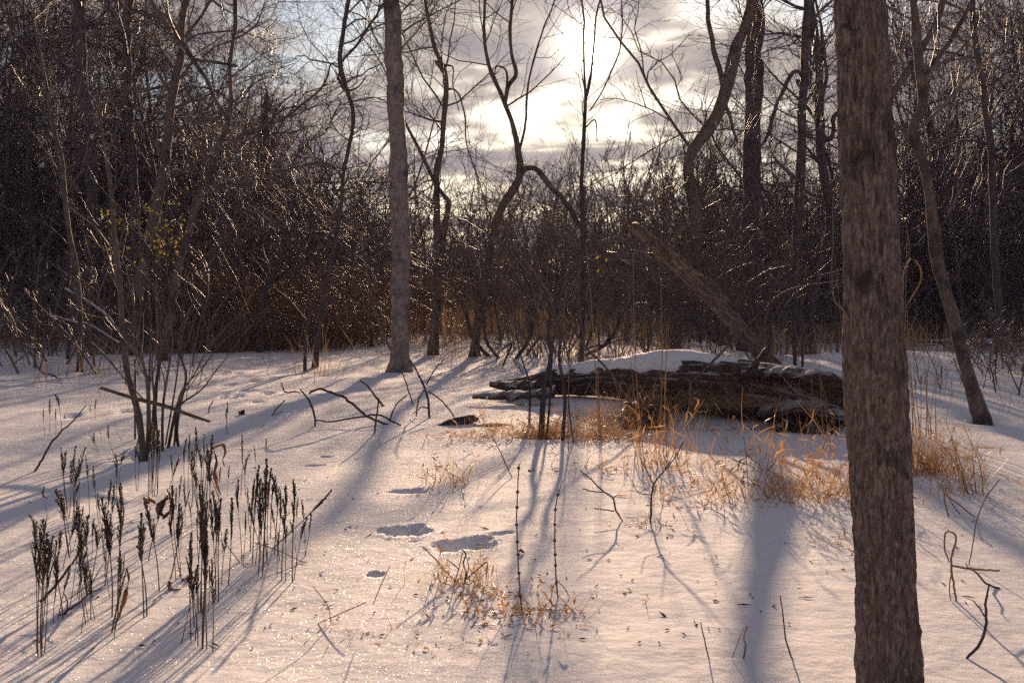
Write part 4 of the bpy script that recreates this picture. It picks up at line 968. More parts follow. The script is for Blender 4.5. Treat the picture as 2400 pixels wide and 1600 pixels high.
for i, (lab, st) in enumerate((
    ('crooked dark stem beyond the crest, right of the arched tree', [([('e', 1190, 870, 26), ('e', 1270, 750, 30), ('e', 1302, 600, 30), ('e', 1290, 450, 26), ('e', 1220, 250, 20), ('e', 1150, 50, 14)], 0.3), ([('e', 1260, 850, 18), ('e', 1340, 720, 18), ('e', 1320, 560, 16), ('e', 1230, 400, 10)], 0.2)]),
    ('bowed dark stem curving right beside the thin straight tree', [([('e', 1650, 855, 24), ('e', 1800, 770, 26), ('e', 1882, 640, 24), ('e', 1880, 480, 20), ('e', 1830, 300, 14)], 0.2), ([('e', 1590, 855, 16), ('e', 1680, 800, 16), ('e', 1800, 775, 10)], 0.0)]),
    ('twin dark stem close behind the thin straight tree', [([('e', 1665, 800, 22), ('e', 1710, 650, 24), ('e', 1730, 450, 22), ('e', 1770, 250, 14)], 0.2), ([('e', 1755, 790, 14), ('e', 1745, 640, 14), ('e', 1690, 400, 10)], 0.0)]),
    ('short bent dark stem leaning at the foot of the arched tree', [([('e', 1070, 870, 20), ('e', 990, 760, 24), ('e', 970, 600, 18), ('e', 940, 450, 10)], 0.0), ([('e', 1100, 925, 12), ('e', 1150, 770, 12), ('e', 1140, 780, 8)], 0.0)]),
    ('stem curving up behind the snowy log near the slim trunk', [([('f', 940, 920, 26), ('f', 915, 680, 24), ('f', 870, 600, 18), ('f', 860, 440, 12)], 0.1), ([('f', 990, 930, 18), ('f', 1000, 700, 16), ('f', 1080, 540, 12), ('f', 1200, 400, 8)], 0.1)]),
    ('dark stem beside the fallen snowy limb behind the log', [([('f', 770, 850, 30), ('f', 765, 650, 24), ('f', 800, 560, 14), ('f', 760, 400, 10)], 0.2)]),
    ('pair of dark straight stems on the snowy rise right of the near trunk', [([('f', 1820, 700, 26), ('f', 1850, 520, 24), ('f', 1900, 330, 20), ('f', 1830, 240, 10)], 0.2), ([('f', 1860, 735, 30), ('f', 1900, 560, 22), ('f', 1930, 480, 10)], 0.2)]),
    ('thin stem rising through brown grass left of the pale trunk', [([('d', 1900, 955, 26), ('d', 1910, 700, 22), ('d', 1940, 450, 14), ('d', 1900, 250, 8)], 0.2), ([('d', 1985, 900, 14), ('d', 1960, 700, 12), ('d', 2010, 500, 8)], 0.2)]))):
    clump('dark_stem_shrub', lab, 'shrub', st, M_DARK, M_TWIG, 60 + i, TW, top=0.8)
clump('leaning_shrub_stem', 'dark slender stem arching from the pale trunk foot to upper left', 'shrub', [
    ([('e', 400, 945, 14), ('e', 340, 820, 16), ('e', 250, 620, 18), ('e', 200, 400, 16), ('e', 160, 200, 14), ('e', 110, 0, 10)], 0.5)], M_BARK, M_TWIG, 75, TW, top=0.8)

# ------------------------------------------------------------------ dark fern spikes
def fern_mesh(seed, bend):
    rng = np.random.default_rng(seed)
    head = rng.uniform(0.28, 0.48)
    s = np.linspace(0, 1, 14)
    bx = bend * np.clip((s - 0.55) / 0.45, 0, 1) ** 2 * 0.22 + 0.012 * np.sin(s * 5 + rng.uniform(0, 6))
    ax = np.column_stack([bx, 0.010 * np.sin(s * 4 + seed), s - 0.0 * bx])
    stem = MB().tubes(np.vstack([[0, 0, -0.1], ax]), np.concatenate([[0.0062], np.linspace(0.0060, 0.0030, 14)]), 5)
    hb = MB()
    oct_v = np.array([(1, 0, 0), (-1, 0, 0), (0, 1, 0), (0, -1, 0), (0, 0, 1.25), (0, 0, -1.25)], float)
    oct_t = np.array([(0, 2, 4), (2, 1, 4), (1, 3, 4), (3, 0, 4), (2, 0, 5), (1, 2, 5), (3, 1, 5), (0, 3, 5)])
    npin = int(rng.integers(11, 15))
    for j in range(npin):
        f = j / (npin - 1)
        t = 1 - head + head * f * 0.97
        p = np.array([np.interp(t, s, ax[:, i]) for i in range(3)])
        L = (0.125 * (1 - f) ** 0.6 + 0.03) * rng.uniform(0.75, 1.15) * (0.55 + 0.45 * min(1, f * 5 + 0.4))
        for sd in (-1, 1):
            a = rng.uniform(0.16, 0.42)
            az = sd * math.pi / 2 + rng.uniform(-0.5, 0.5) + math.pi / 2
            d = np.array([math.sin(a) * math.cos(az), math.sin(a) * math.sin(az), math.cos(a)])
            nb = max(4, int(L / 0.0135))
            cc = p + d * np.linspace(0.008, L, nb)[:, None] + rng.normal(size=(nb, 3)) * 0.0015
            hb.tubes(np.array([p, p + d * L]), np.array([0.0035, 0.0025]), 3)
            for q in cc:
                r = rng.uniform(0.0065, 0.0092)
                hb.add(q + oct_v * r + rng.normal(size=(6, 3)) * 0.0008, None, oct_t)
    return stem.mesh('stem', M_FSTEM), hb.mesh('spore_head', M_FERN)
FERNS = [fern_mesh(200 + i, b) for i, b in enumerate((0, 0.1, 0.25, -0.1, -0.3, 0.1, 1.0, -0.9, 0.0, 0.45, -0.5, 0.3))]
fern_rng = np.random.default_rng(77)
def fern(reg, bx, by, tx, ty, label, group, var=None, back=0.0):
    b = gp(*Z(reg, bx, by))
    tip = at(*Z(reg, tx, ty), float(b[1]) + back)
    d = tip - b; L = float(np.linalg.norm(d))
    v = int(fern_rng.choice([0, 1, 2, 3, 4, 5, 8, 9, 10, 11])) if var is None else var
    t = thing('fern_spike', label, 'fern', b, group)
    q = Vector((d / L).tolist()).to_track_quat('Z', 'Y')
    spin = fern_rng.uniform(-0.5, 0.5) + (0 if fern_rng.random() < 0.5 else math.pi) if v not in (6, 7) else 0
    t.rotation_mode = 'QUATERNION'
    from mathutils import Quaternion
    t.rotation_quaternion = q @ Quaternion((0, 0, 1), spin)
    w = min(1.5, max(0.85, 0.55 / L)) * fern_rng.uniform(0.65, 1.05)
    t.scale = (L * w, L * w, L)
    for nm, me in zip(('stem', 'spore_head'), FERNS[v]):
        link(nm, me, t)
    return t
G1 = 'beaded dark fern spike in the tight bunch at the lower left'
for a in ((1120, 1405, 1125, 675), (1165, 1430, 1150, 960), (1205, 1450, 1205, 350), (1228, 1450, 1235, 760), (1270, 1470, 1275, 850), (1245, 1200, 1250, 880), (1180, 1210, 1185, 480),
          (1195, 1210, 1200, 320), (1290, 1135, 1290, 390), (1305, 1130, 1330, 440), (1150, 1400, 1175, 900), (1210, 1440, 1225, 640), (1200, 1215, 1222, 470), (1296, 1120, 1262, 440), (1140, 1300, 1132, 760)):
    fern('g', *a, G1, 'ferns in the tight bunch')
fern('g', 1060, 1410, 1165, 900, 'beaded fern spike leaning right against the tight fern bunch', None)
G2 = 'beaded dark fern spike in the long rightmost row of ferns'
for a in ((1530, 790, 1555, 310), (1545, 870, 1585, 220), (1575, 960, 1605, 300), (1612, 960, 1640, 170), (1640, 860, 1665, 240), (1660, 700, 1690, 300), (1700, 805, 1710, 260), (1720, 810, 1735, 390),
          (1752, 980, 1765, 350), (1815, 1000, 1835, 370), (1830, 700, 1855, 430), (1620, 900, 1625, 250), (1605, 720, 1650, 280), (1640, 870, 1612, 330)):
    fern('g', *a, G2, 'ferns in the rightmost row')
fern('g', 1775, 990, 1760, 520, 'fern spike with a bent side branch in the rightmost row', None, 6)
fern('g', 1900, 815, 1890, 440, 'left of two small fern spikes standing farthest right in the snow', None)
fern('g', 1910, 820, 1940, 520, 'right of two small fern spikes standing farthest right in the snow', None)
fern('g', 1690, 770, 2080, 375, 'long fern spike leaning far over to the right at the row end', None, 0)
G3 = 'beaded dark fern spike in the loose middle patch of ferns'
for a in ((1335, 1010, 1365, 640), (1375, 410, 1385, 210), (1380, 1020, 1405, 430), (1485, 890, 1495, 520), (1465, 410, 1475, 0), (1635, 200, 1635, 30), (1570, 300, 1555, 70), (1240, 600, 1235, 150),
          (1225, 580, 1265, 0), (1205, 300, 1220, -10), (1125, 490, 1140, 110), (1080, 400, 1085, 30), (1110, 420, 1112, 0), (1150, 420, 1145, 100), (1155, 390, 1160, -50), (1185, 430, 1195, 80), (1005, 440, 990, 140), (1240, 590, 1255, 110), (1215, 400, 1240, 60)):
    fern('g', *a, G3, 'ferns in the middle patch')
fern('g', 1475, 880, 1425, 330, 'fern spike with a hooked tip in the middle patch', None, 7)
fern('g', 1490, 410, 1500, 140, 'fern spike arching over to the right in the middle patch', None, 6)
G4 = 'beaded dark fern spike in the bunch around the grey shrub base'
for a in ((750, 370, 755, 20), (840, 420, 840, -60), (850, 400, 862, -80), (862, 420, 875, -70), (880, 410, 890, -60), (895, 400, 905, -30), (868, 380, 852, 0), (905, 360, 912, 40), (872, 390, 865, -30), (845, 380, 835, 10), (755, 380, 790, 110)):
    fern('g', *a, G4, 'ferns at the shrub base')
G5 = 'beaded dark fern spike in the scattered left-hand fern patch'
for a in ((640, 1230, 640, 340), (588, 1235, 545, 430), (410, 1280, 350, 690), (445, 1100, 400, 560), (300, 1150, 375, 690), (370, 960, 365, 450), (310, 830, 215, 370), (295, 820, 245, 380), (320, 590, 345, 330),
          (330, 560, 330, 90), (270, 430, 240, 90), (360, 560, 380, 90), (300, 560, 310, 180), (440, 560, 410, 140), (500, 640, 460, 210), (520, 690, 490, 400), (530, 800, 580, 300), (560, 790, 605, 340), (630, 470, 610, 130),
          (625, 350, 665, 110), (320, 600, 350, 200), (445, 840, 465, 570), (305, 800, 260, 400), (285, 560, 250, 120)):
    fern('g', *a, G5, 'ferns in the left patch')
fern('g', 510, 150, 450, -10, 'bent fern spike nodding left at the back of the left fern patch', None, 7)
for a, lab in (((800, 1235, 790, 545), 'tall curved fern spike of the crossed pair left of the tight bunch'), ((830, 1225, 755, 680), 'leaning hooked fern spike of the crossed pair left of the tight bunch'),
          ((910, 1058, 825, 430), 'fern spike leaning left, alone between crossed pair and brown leaves'), ((1025, 990, 968, 540), 'fern spike with drooping head among the brown curled leaves'),
          ((985, 980, 1065, 470), 'fern spike leaning right across the brown curled leaves'), ((1058, 970, 975, 360), 'tall fern spike leaning left behind the brown curled leaves'), ((1050, 960, 1035, 590), 'short upright fern spike right of the brown curled leaves')):
    fern('g', *a, lab, None, 7 if 'hooked' in lab or 'drooping' in lab else None)
G6 = 'stout dark fern spike in the cluster at the left picture edge'
for a in ((120, 1500, 110, 580), (100, 1400, 180, 700), (130, 1480, 160, 720), (90, 1500, 92, 650), (118, 1450, 130, 690), (80, 1480, 60, 600)):
    fern('g', *a, G6, 'ferns at the left edge')
fern('g', 150, 560, 105, 360, 'small fern spike with drooping tip near the left picture edge', None, 7)
G7 = 'small distant fern spike standing alone on the left snow'
for a in ((130, 1400, 120, 1210), (160, 1400, 165, 1150), (205, 1390, 205, 1215), (240, 1370, 230, 1115), (500, 1560, 445, 1390), (600, 1540, 550, 1330), (650, 1430, 605, 1300), (515, 1440, 515, 1370), (475, 1290, 475, 1150), (445, 1290, 440, 1190),
          (510, 1160, 508, 1110), (240, 1100, 240, 1000), (350, 900, 345, 820), (315, 890, 312, 830), (450, 940, 455, 860)):
    fern('d', *a, G7, 'small far ferns')
for a, lab in (((1360, 1390, 1378, 1175), 'taller fern spike of a pair alone on the open snow'), ((1374, 1390, 1365, 1215), 'shorter fern spike of a pair alone on the open snow')):
    fern('d', *a, lab, None)
G8 = 'tiny dark fern spike on the snow right of the near trunk'
for a in ((1930, 1090, 1935, 930), (1960, 1080, 1975, 950), (1895, 1100, 1890, 1020), (2215, 1030, 2215, 930), (1700, 1120, 1695, 1030), (1760, 1100, 1757, 1010), (1180, 1040, 1178, 980), (1258, 1070, 1255, 990), (2010, 1120, 2005, 1010), (1800, 1130, 1800, 980)):
    fern('f', *a, G8, 'tiny ferns on the right')

extra = np.random.default_rng(4242)
for (x0, x1, y0, y1, n, lab, grp) in ((120, 700, 700, 1300, 26, G5, 'ferns in the left patch'), (700, 1350, 450, 950, 16, G3, 'ferns in the middle patch'), (1500, 1850, 650, 980, 10, G2, 'ferns in the rightmost row')):
    for i in range(n if lab != G5 else 6):
        bx, by = extra.uniform(x0, x1), extra.uniform(y0, y1)
        hh = extra.uniform(0.55, 1.0) * 560 * (0.45 + 0.55 * by / 1300.0)
        fern('g', bx, by, bx + extra.normal() * 45, by - hh, lab, grp)
    if lab == G5:
        for i in range(20):
            bx, by = extra.uniform(90, 640), extra.uniform(820, 1420)
            hh = extra.uniform(0.55, 1.0) * 560 * (0.45 + 0.55 * by / 1300.0)
            fern('g', bx, by, bx + extra.normal() * 55, by - hh, 'thin dark fern spike at the near left among bramble twigs', 'ferns at the near left')
# ------------------------------------------------------------------ dead leaves
def curled_leaf(label, pts, Y=None, w=0.05, seed=0, name='dead_leaf', mat=None):
    """a long curled leaf hanging along photo points"""
    rng = np.random.default_rng(seed)
    b = gp(*Z(*pts[-1][:3])) if Y is None else None
    Yb = float(b[1]) if Y is None else Y
    q = resample(np.array([at(*Z(*p[:3]), Yb + 0.02 * rng.normal()) for p in pts]), 22)
    s = np.linspace(0, 1, 22)
    ww = w * np.sin(np.clip(s * 0.96 + 0.02, 0, 1) * math.pi) ** 0.7 * (1 + 0.25 * rng.normal(size=22))
    tw = np.cumsum(rng.normal(size=22) * 0.35) + rng.uniform(0, 6)
    T = np.gradient(q, axis=0); T /= np.linalg.norm(T, axis=1, keepdims=True)
    ref = np.array([0.3, 1, 0.2]); U = np.cross(T, ref); U /= np.linalg.norm(U, axis=1, keepdims=True); V = np.cross(T, U)
    K = 7
    cc = np.linspace(-1, 1, K)
    curl = 0.9
    side = U[:, None] * np.cos(tw)[:, None, None] + V[:, None] * np.sin(tw)[:, None, None]
    nor = -U[:, None] * np.sin(tw)[:, None, None] + V[:, None] * np.cos(tw)[:, None, None]
    P = q[:, None] + side * (np.sin(cc * curl)[None, :, None] * ww[:, None, None] * 0.5) + nor * ((np.cos(cc * curl * 1.6)[None, :, None]) * ww[:, None, None] * 0.35) + rng.normal(size=(22, K, 3)) * 0.0012
    loc = q[-1].copy()
    idx = np.arange(22 * K).reshape(22, K)
    mb = MB().add(P - loc, np.stack([idx[:-1, :-1], idx[:-1, 1:], idx[1:, 1:], idx[1:, :-1]], -1).reshape(-1, 4))
    t = thing(name, label, 'leaf', loc)
    link('blade', mb.mesh('blade', mat or M_LEAF), t)
    link('midrib', MB().tubes(q - loc, np.linspace(0.0022, 0.001, 22), 4).mesh('midrib', M_FSTEM), t)
curled_leaf('brown curled leaf hanging over a fern tip behind the tight bunch', [('g', 1215, 150), ('g', 1290, 80), ('g', 1345, 65), ('g', 1358, 110), ('g', 1340, 170), ('g', 1352, 210)], 5.0, 0.022, 1)
curled_leaf('narrow brown leaf dangling along the fern stems behind the tight bunch', [('g', 1280, 100), ('g', 1300, 180), ('g', 1285, 260), ('g', 1300, 330), ('g', 1330, 400)], 5.0, 0.022, 2)
curled_leaf('large brown folded leaf hung among fern stems in the left patch', [('g', 975, 380), ('g', 930, 450), ('g', 910, 520), ('g', 950, 560)], 4.9, 0.045, 3)
curled_leaf('dark brown leaf hung beside the large folded leaf', [('g', 960, 360), ('g', 985, 440), ('g', 975, 520), ('g', 930, 570)], 4.95, 0.045, 4)
curled_leaf('reddish brown leaf lying behind the lone leaning fern', [('g', 810, 460), ('g', 850, 440), ('g', 885, 460)], 5.35, 0.045, 5)
curled_leaf('brown shriveled leaf dangling on a bent stalk nearest the viewer', [('g', 690, 900), ('g', 705, 980), ('g', 690, 1050), ('g', 665, 1150), ('g', 630, 1250), ('g', 605, 1330), ('g', 680, 1360)], 3.75, 0.022, 6)
curled_leaf('folded brown leaf lying on the snow left of the tight bunch', [('g', 975, 990), ('g', 1000, 1040), ('g', 1055, 1045)], None, 0.05, 7)
curled_leaf('flat dark brown leaf at the foot of the tight fern bunch', [('g', 1040, 1000), ('g', 1090, 970), ('g', 1150, 965)], None, 0.05, 8)
curled_leaf('small dark leaf standing on the snow near the beaded stems', [('h', 1265, 285), ('h', 1280, 250), ('h', 1295, 240)], None, 0.045, 9)
curled_leaf('tiny dark leaf lying between the two beaded stems', [('h', 1210, 780), ('h', 1240, 800)], None, 0.04, 10)
curled_leaf('small brown leaf stuck in the snow right of the ferns', [('g', 1585, 1040), ('g', 1600, 1000), ('g', 1612, 960)], None, 0.025, 11)
curled_leaf('round dried seed head on the open snow left of the tree shadow', [('d', 1455, 1255), ('d', 1470, 1240), ('d', 1488, 1255)], None, 0.09, 12, mat=M_FERN)

# ------------------------------------------------------------------ twigs and sticks poking out of the snow
def stick(label, lines, seed=0, mat=None, name='stick', cat='twig', Y=None, beads=None, lean=0.0):
    """first point of lines[0] is in the snow; further lines are side twigs"""
    rng = np.random.default_rng(seed + 900)
    mat = mat or M_DARK
    b = gp(*Z(*lines[0][0][:3])); Yb = Y or float(b[1])
    loc = np.array([b[0], Yb, ground_at(b[0], Yb)])
    t = thing(name, label, cat, loc)
    for j, ln in enumerate(lines):
        A = []
        for i, p in enumerate(ln):
            Yp = Yb + lean * i / max(1, len(ln) - 1)
            A.append([*at(*Z(*p[:3]), Yp), p[3] * 800 / 2323 * Yp / FPX * 0.5])
        n = max(8, 4 * len(ln))
        A = resample(np.array(A), n); P, R = A[:, :3], np.maximum(A[:, 3], 0.0012)
        if j == 0: P = np.vstack([P[0] - [0, 0, 0.06], P]); R = np.concatenate([[R[0]], R])
        P = P + rng.normal(size=P.shape) * R[:, None] * 0.25
        link('stem' if j == 0 else 'side_twig', MB().tubes(P - loc, R, 6, cap=True).mesh('stem', mat), t)
        if beads and j == 0:
            s = np.linspace(0, 1, len(P))
            for f in beads:
                c = np.array([np.interp(f, s, P[:, i]) for i in range(3)]) - loc
                link('node', MB().tubes(np.array([c - [0, 0, 0.007], c - [0, 0, 0.003], c + [0, 0, 0.003], c + [0, 0, 0.007]]), np.array([0.003, 0.0078, 0.0078, 0.003]), 7, cap=True).mesh('node', mat), t)
    return t
stick('tall thin stalk ringed with dark nodes, left of the beaded pair', [[('h', 1230, 1215, 11), ('h', 1215, 1050, 10), ('h', 1205, 900, 10), ('h', 1198, 700, 9), ('h', 1192, 560, 9), ('h', 1200, 370, 8), ('h', 1210, 190, 8)]], 1, M_FSTEM, 'beaded_stalk', 'dry plant', beads=(0.15, 0.3, 0.42, 0.5, 0.61, 0.72, 0.82, 0.97))
stick('tall thin stalk ringed with dark nodes, right of the beaded pair', [[('h', 1475, 1105, 11), ('h', 1462, 980, 10), ('h', 1455, 800, 9), ('h', 1453, 600, 9), ('h', 1458, 490, 8), ('h', 1475, 400, 8), ('h', 1510, 300, 5)],
      [('h', 1465, 985, 6), ('h', 1440, 1040, 6), ('h', 1425, 1120, 5)], [('h', 1470, 985, 6), ('h', 1520, 1040, 6), ('h', 1562, 1118, 5)]], 2, M_FSTEM, 'beaded_stalk', 'dry plant', beads=(0.16, 0.3, 0.39, 0.5, 0.63, 0.75, 0.87))
stick('forked dark twig reaching left out of the snow, right of the beaded stalks', [[('h', 1915, 580, 9), ('h', 1870, 515, 12), ('h', 1850, 430, 12), ('h', 1770, 370, 11), ('h', 1700, 300, 9), ('h', 1620, 235, 8)], [('h', 1780, 385, 8), ('h', 1720, 382, 8), ('h', 1640, 360, 7)], [('h', 1860, 515, 9), ('h', 1790, 505, 8), ('h', 1720, 495, 7)], [('h', 1850, 430, 8), ('h', 1872, 408, 6)]], 3)
stick('dark branching twig plant rising from a small grass tuft', [[('h', 2105, 600, 12), ('h', 2108, 480, 13), ('h', 2115, 380, 12), ('h', 2125, 330, 12), ('h', 2200, 240, 9), ('h', 2270, 150, 8), ('h', 2330, 40, 6)], [('h', 2120, 330, 8), ('h', 2085, 250, 6), ('h', 2050, 180, 4)], [('h', 2105, 405, 7), ('h', 2020, 385, 6), ('h', 1975, 300, 5)], [('h', 2200, 235, 6), ('h', 2260, 120, 5), ('h', 2265, 20, 3)], [('h', 2112, 400, 7), ('h', 2150, 330, 5)]], 4)
stick('tangled dark bramble twig standing beyond the largest footprint', [[('h', 840, 1000, 12), ('h', 850, 940, 12), ('h', 830, 870, 11), ('h', 845, 800, 10), ('h', 820, 770, 9)], [('h', 790, 1000, 8), ('h', 690, 900, 9), ('h', 620, 820, 8), ('h', 552, 755, 7)], [('h', 850, 975, 9), ('h', 920, 920, 9), ('h', 990, 860, 8), ('h', 985, 975, 7)], [('h', 800, 910, 8), ('h', 755, 870, 7), ('h', 715, 842, 6)], [('h', 750, 1140, 8), ('h', 690, 1085, 8), ('h', 710, 1020, 7), ('h', 720, 960, 6)], [('h', 735, 1080, 7), ('h', 790, 940, 7), ('h', 825, 800, 6)], [('h', 855, 960, 7), ('h', 865, 880, 6), ('h', 850, 830, 5)]], 5)
stick('thin dark twig leaning left above the large footprint area', [[('h', 1163, 285, 7), ('h', 1110, 180, 7), ('h', 1070, 90, 6), ('h', 1020, 0, 5)]], 6)
stick('lone thin twig sticking up from the broad tree shadow', [[('i', 920, 1520, 12), ('i', 880, 1400, 11), ('i', 855, 1200, 9), ('i', 838, 1090, 7)]], 7)
stick('short dark twig poking from the snow at the bottom', [[('i', 352, 1520, 9), ('i', 330, 1420, 9), ('i', 295, 1270, 7)]], 8)
stick('thin brown stalk with seed at the bottom of the snow', [[('i', 590, 1515, 12), ('i', 600, 1420, 12), ('i', 590, 1380, 9), ('i', 615, 1290, 16)], [('i', 510, 1510, 6), ('i', 590, 1310, 5)]], 9, M_GRASS)
stick('dark forked twig rising at the lower right corner', [[('i', 2110, 1515, 20), ('i', 2180, 1440, 22), ('i', 2230, 1320, 22), ('i', 2238, 1130, 18), ('i', 2262, 1010, 12)], [('i', 2228, 1230, 12), ('i', 2190, 1170, 9), ('i', 2148, 1120, 7)]], 10)
stick('dark twig lying at the right picture edge', [[('i', 2330, 1040, 14), ('i', 2240, 1005, 14), ('i', 2170, 930, 12), ('i', 2110, 895, 9)], [('i', 2115, 900, 8), ('i', 2100, 865, 6)]], 11)
stick('tiny twig lying flat across the broad tree shadow', [[('i', 950, 1040, 9), ('i', 1000, 1043, 9), ('i', 1058, 1042, 8)]], 12)
stick('broken straw stalk bent into an angle at the right edge', [[('i', 2040, 1128, 14), ('i', 2010, 960, 16), ('i', 2000, 880, 16), ('i', 2012, 660, 14), ('i', 1980, 655, 13), ('i', 1960, 780, 12), ('i', 1990, 860, 10)], [('i', 2000, 885, 14), ('i', 2120, 905, 15), ('i', 2330, 920, 16)], [('i', 2005, 940, 9), ('i', 1990, 1020, 9), ('i', 1998, 1120, 8)]], 13, M_STALK, 'straw_stalk', 'dry plant')
stick('dead straw stalks folded down right of the near trunk', [[('i', 1985, 550, 12), ('i', 1965, 480, 12), ('i', 1945, 345, 10)], [('i', 1950, 390, 10), ('i', 2040, 460, 10), ('i', 2160, 550, 9), ('i', 2330, 640, 8)], [('i', 2060, 535, 8), ('i', 2000, 450, 8), ('i', 1955, 350, 8)]], 14, M_STALK, 'straw_stalk', 'dry plant')
stick('thin bramble cane hanging down at the right edge', [[('i', 2122, 880, 8), ('i', 2150, 740, 9), ('i', 2175, 580, 9), ('i', 2240, 420, 8), ('i', 2330, 300, 7)]], 15, M_CANE)
stick('dry curved twig standing left of the S-shaped stick', [[('d', 1970, 1332, 12), ('d', 1968, 1275, 14), ('d', 1930, 1160, 14), ('d', 1868, 1080, 10)], [('d', 1740, 1035, 8), ('d', 1770, 1102, 10), ('d', 1830, 1095, 10), ('d', 1870, 1106, 8)]], 16)
stick('long low stick arching over the tree shadow', [[('e', 315, 1320, 16), ('e', 170, 1260, 18), ('e', 100, 1200, 18), ('e', 0, 1125, 18), ('d', 2100, 1110, 18), ('d', 2000, 1078, 16), ('d', 1925, 1110, 12)]], 17)
stick('thin horizontal stick crossing the long low stick', [[('e', 405, 1325, 12), ('e', 330, 1290, 13), ('e', 260, 1256, 13), ('e', 150, 1266, 12), ('e', 0, 1290, 12), ('d', 2100, 1300, 11), ('d', 1970, 1290, 9)], [('e', 330, 1290, 10), ('e', 370, 1190, 10), ('e', 447, 1120, 8)]], 18)
stick('short upright twig crossing the low sticks', [[('e', 225, 1385, 13), ('e', 240, 1270, 12), ('e', 255, 1140, 10)]], 19)
stick('kinked bare twig leaning left above the low sticks', [[('e', 290, 1195, 16), ('e', 215, 1110, 14), ('e', 180, 1060, 12), ('e', 125, 1020, 9)]], 20)
stick('thin bowed twig below the foot of the pale trunk', [[('e', 490, 1190, 8), ('e', 440, 1040, 9), ('e', 405, 945, 9)]], 21)
stick('taller dark forked twig below the slender tree', [[('e', 600, 1275, 16), ('e', 585, 1130, 16), ('e', 540, 1010, 14), ('e', 470, 880, 10)], [('e', 580, 1050, 10), ('e', 620, 970, 9), ('e', 702, 872, 7)], [('e', 510, 1265, 9), ('e', 520, 1170, 10), ('e', 575, 1065, 9)], [('e', 600, 1210, 12), ('e', 560, 1200, 9), ('e', 487, 1247, 6)]], 22)
stick('thin twig bent down to the right beside the forked twig', [[('e', 775, 1278, 9), ('e', 700, 1175, 10), ('e', 590, 1092, 9)]], 23)
stick('tiny twig pair alone on the open snow', [[('d', 1675, 1260, 9), ('d', 1710, 1210, 9), ('d', 1765, 1155, 7)], [('d', 1690, 1255, 7), ('d', 1752, 1228, 6)]], 24)
stick('short thin twig near the far footprints', [[('d', 1245, 1242, 8), ('d', 1255, 1190, 8), ('d', 1278, 1160, 7)]], 25)
stick('dark branch entering low from the left edge of the snow', [[('d', 60, 1000, 14), ('d', 90, 1020, 16), ('d', 200, 1055, 16), ('d', 320, 1110, 14), ('d', 405, 1148, 11)], [('d', 260, 1075, 10), ('d', 200, 990, 12), ('d', 120, 970, 12), ('d', 60, 900, 10)], [('d', 270, 1060, 8), ('d', 200, 1105, 7), ('d', 145, 1142, 6)]], 26)
stick('curved bramble cane at the left edge behind the ferns', [[('d', 60, 1640, 16), ('d', 110, 1560, 16), ('d', 180, 1440, 14), ('d', 240, 1370, 12), ('d', 330, 1290, 9), ('d', 410, 1190, 6)]], 27, M_DARK)
stick('dark branching bramble reaching in from the lower left corner', [[('g', 80, 1360, 24), ('g', 100, 1345, 22), ('g', 210, 1280, 20), ('g', 290, 1185, 18), ('g', 360, 1140, 15), ('g', 430, 1075, 12), ('g', 520, 1040, 7)], [('g', 285, 1180, 10), ('g', 280, 1110, 9), ('g', 250, 1060, 6)], [('g', 410, 1090, 9), ('g', 470, 970, 8), ('g', 525, 880, 5)], [('g', 100, 1130, 22), ('g', 220, 1000, 18), ('g', 330, 850, 15), ('g', 410, 730, 8)], [('g', 300, 1110, 8), ('g', 390, 1045, 7), ('g', 460, 1000, 4)]], 28, M_DARK, lean=0.1, Y=3.9)
stick('thin stalk carrying the shriveled leaf nearest the viewer', [[('g', 545, 1515, 13), ('g', 580, 1380, 13), ('g', 615, 1200, 12), ('g', 660, 1010, 10), ('g', 690, 905, 8)]], 29, M_FSTEM, Y=3.75)
stick('bent brown stalk lying across the snow beside the fern row', [[('g', 1890, 865, 6), ('g', 1740, 790, 7), ('g', 1560, 730, 7)], [('g', 1515, 945, 7), ('g', 1440, 840, 7), ('g', 1350, 720, 6)]], 30, M_STALK)
stick('pale bent grass stalk lying at the left of the bottom snow', [[('g', 2080, 1280, 6), ('g', 2060, 1170, 7), ('g', 1955, 1025, 6)], [('g', 1930, 1310, 6), ('g', 2120, 1220, 7), ('h', 170, 1135, 6)], [('h', 215, 1150, 6), ('h', 270, 1020, 7), ('h', 330, 885, 5)]], 31, M_STALK)

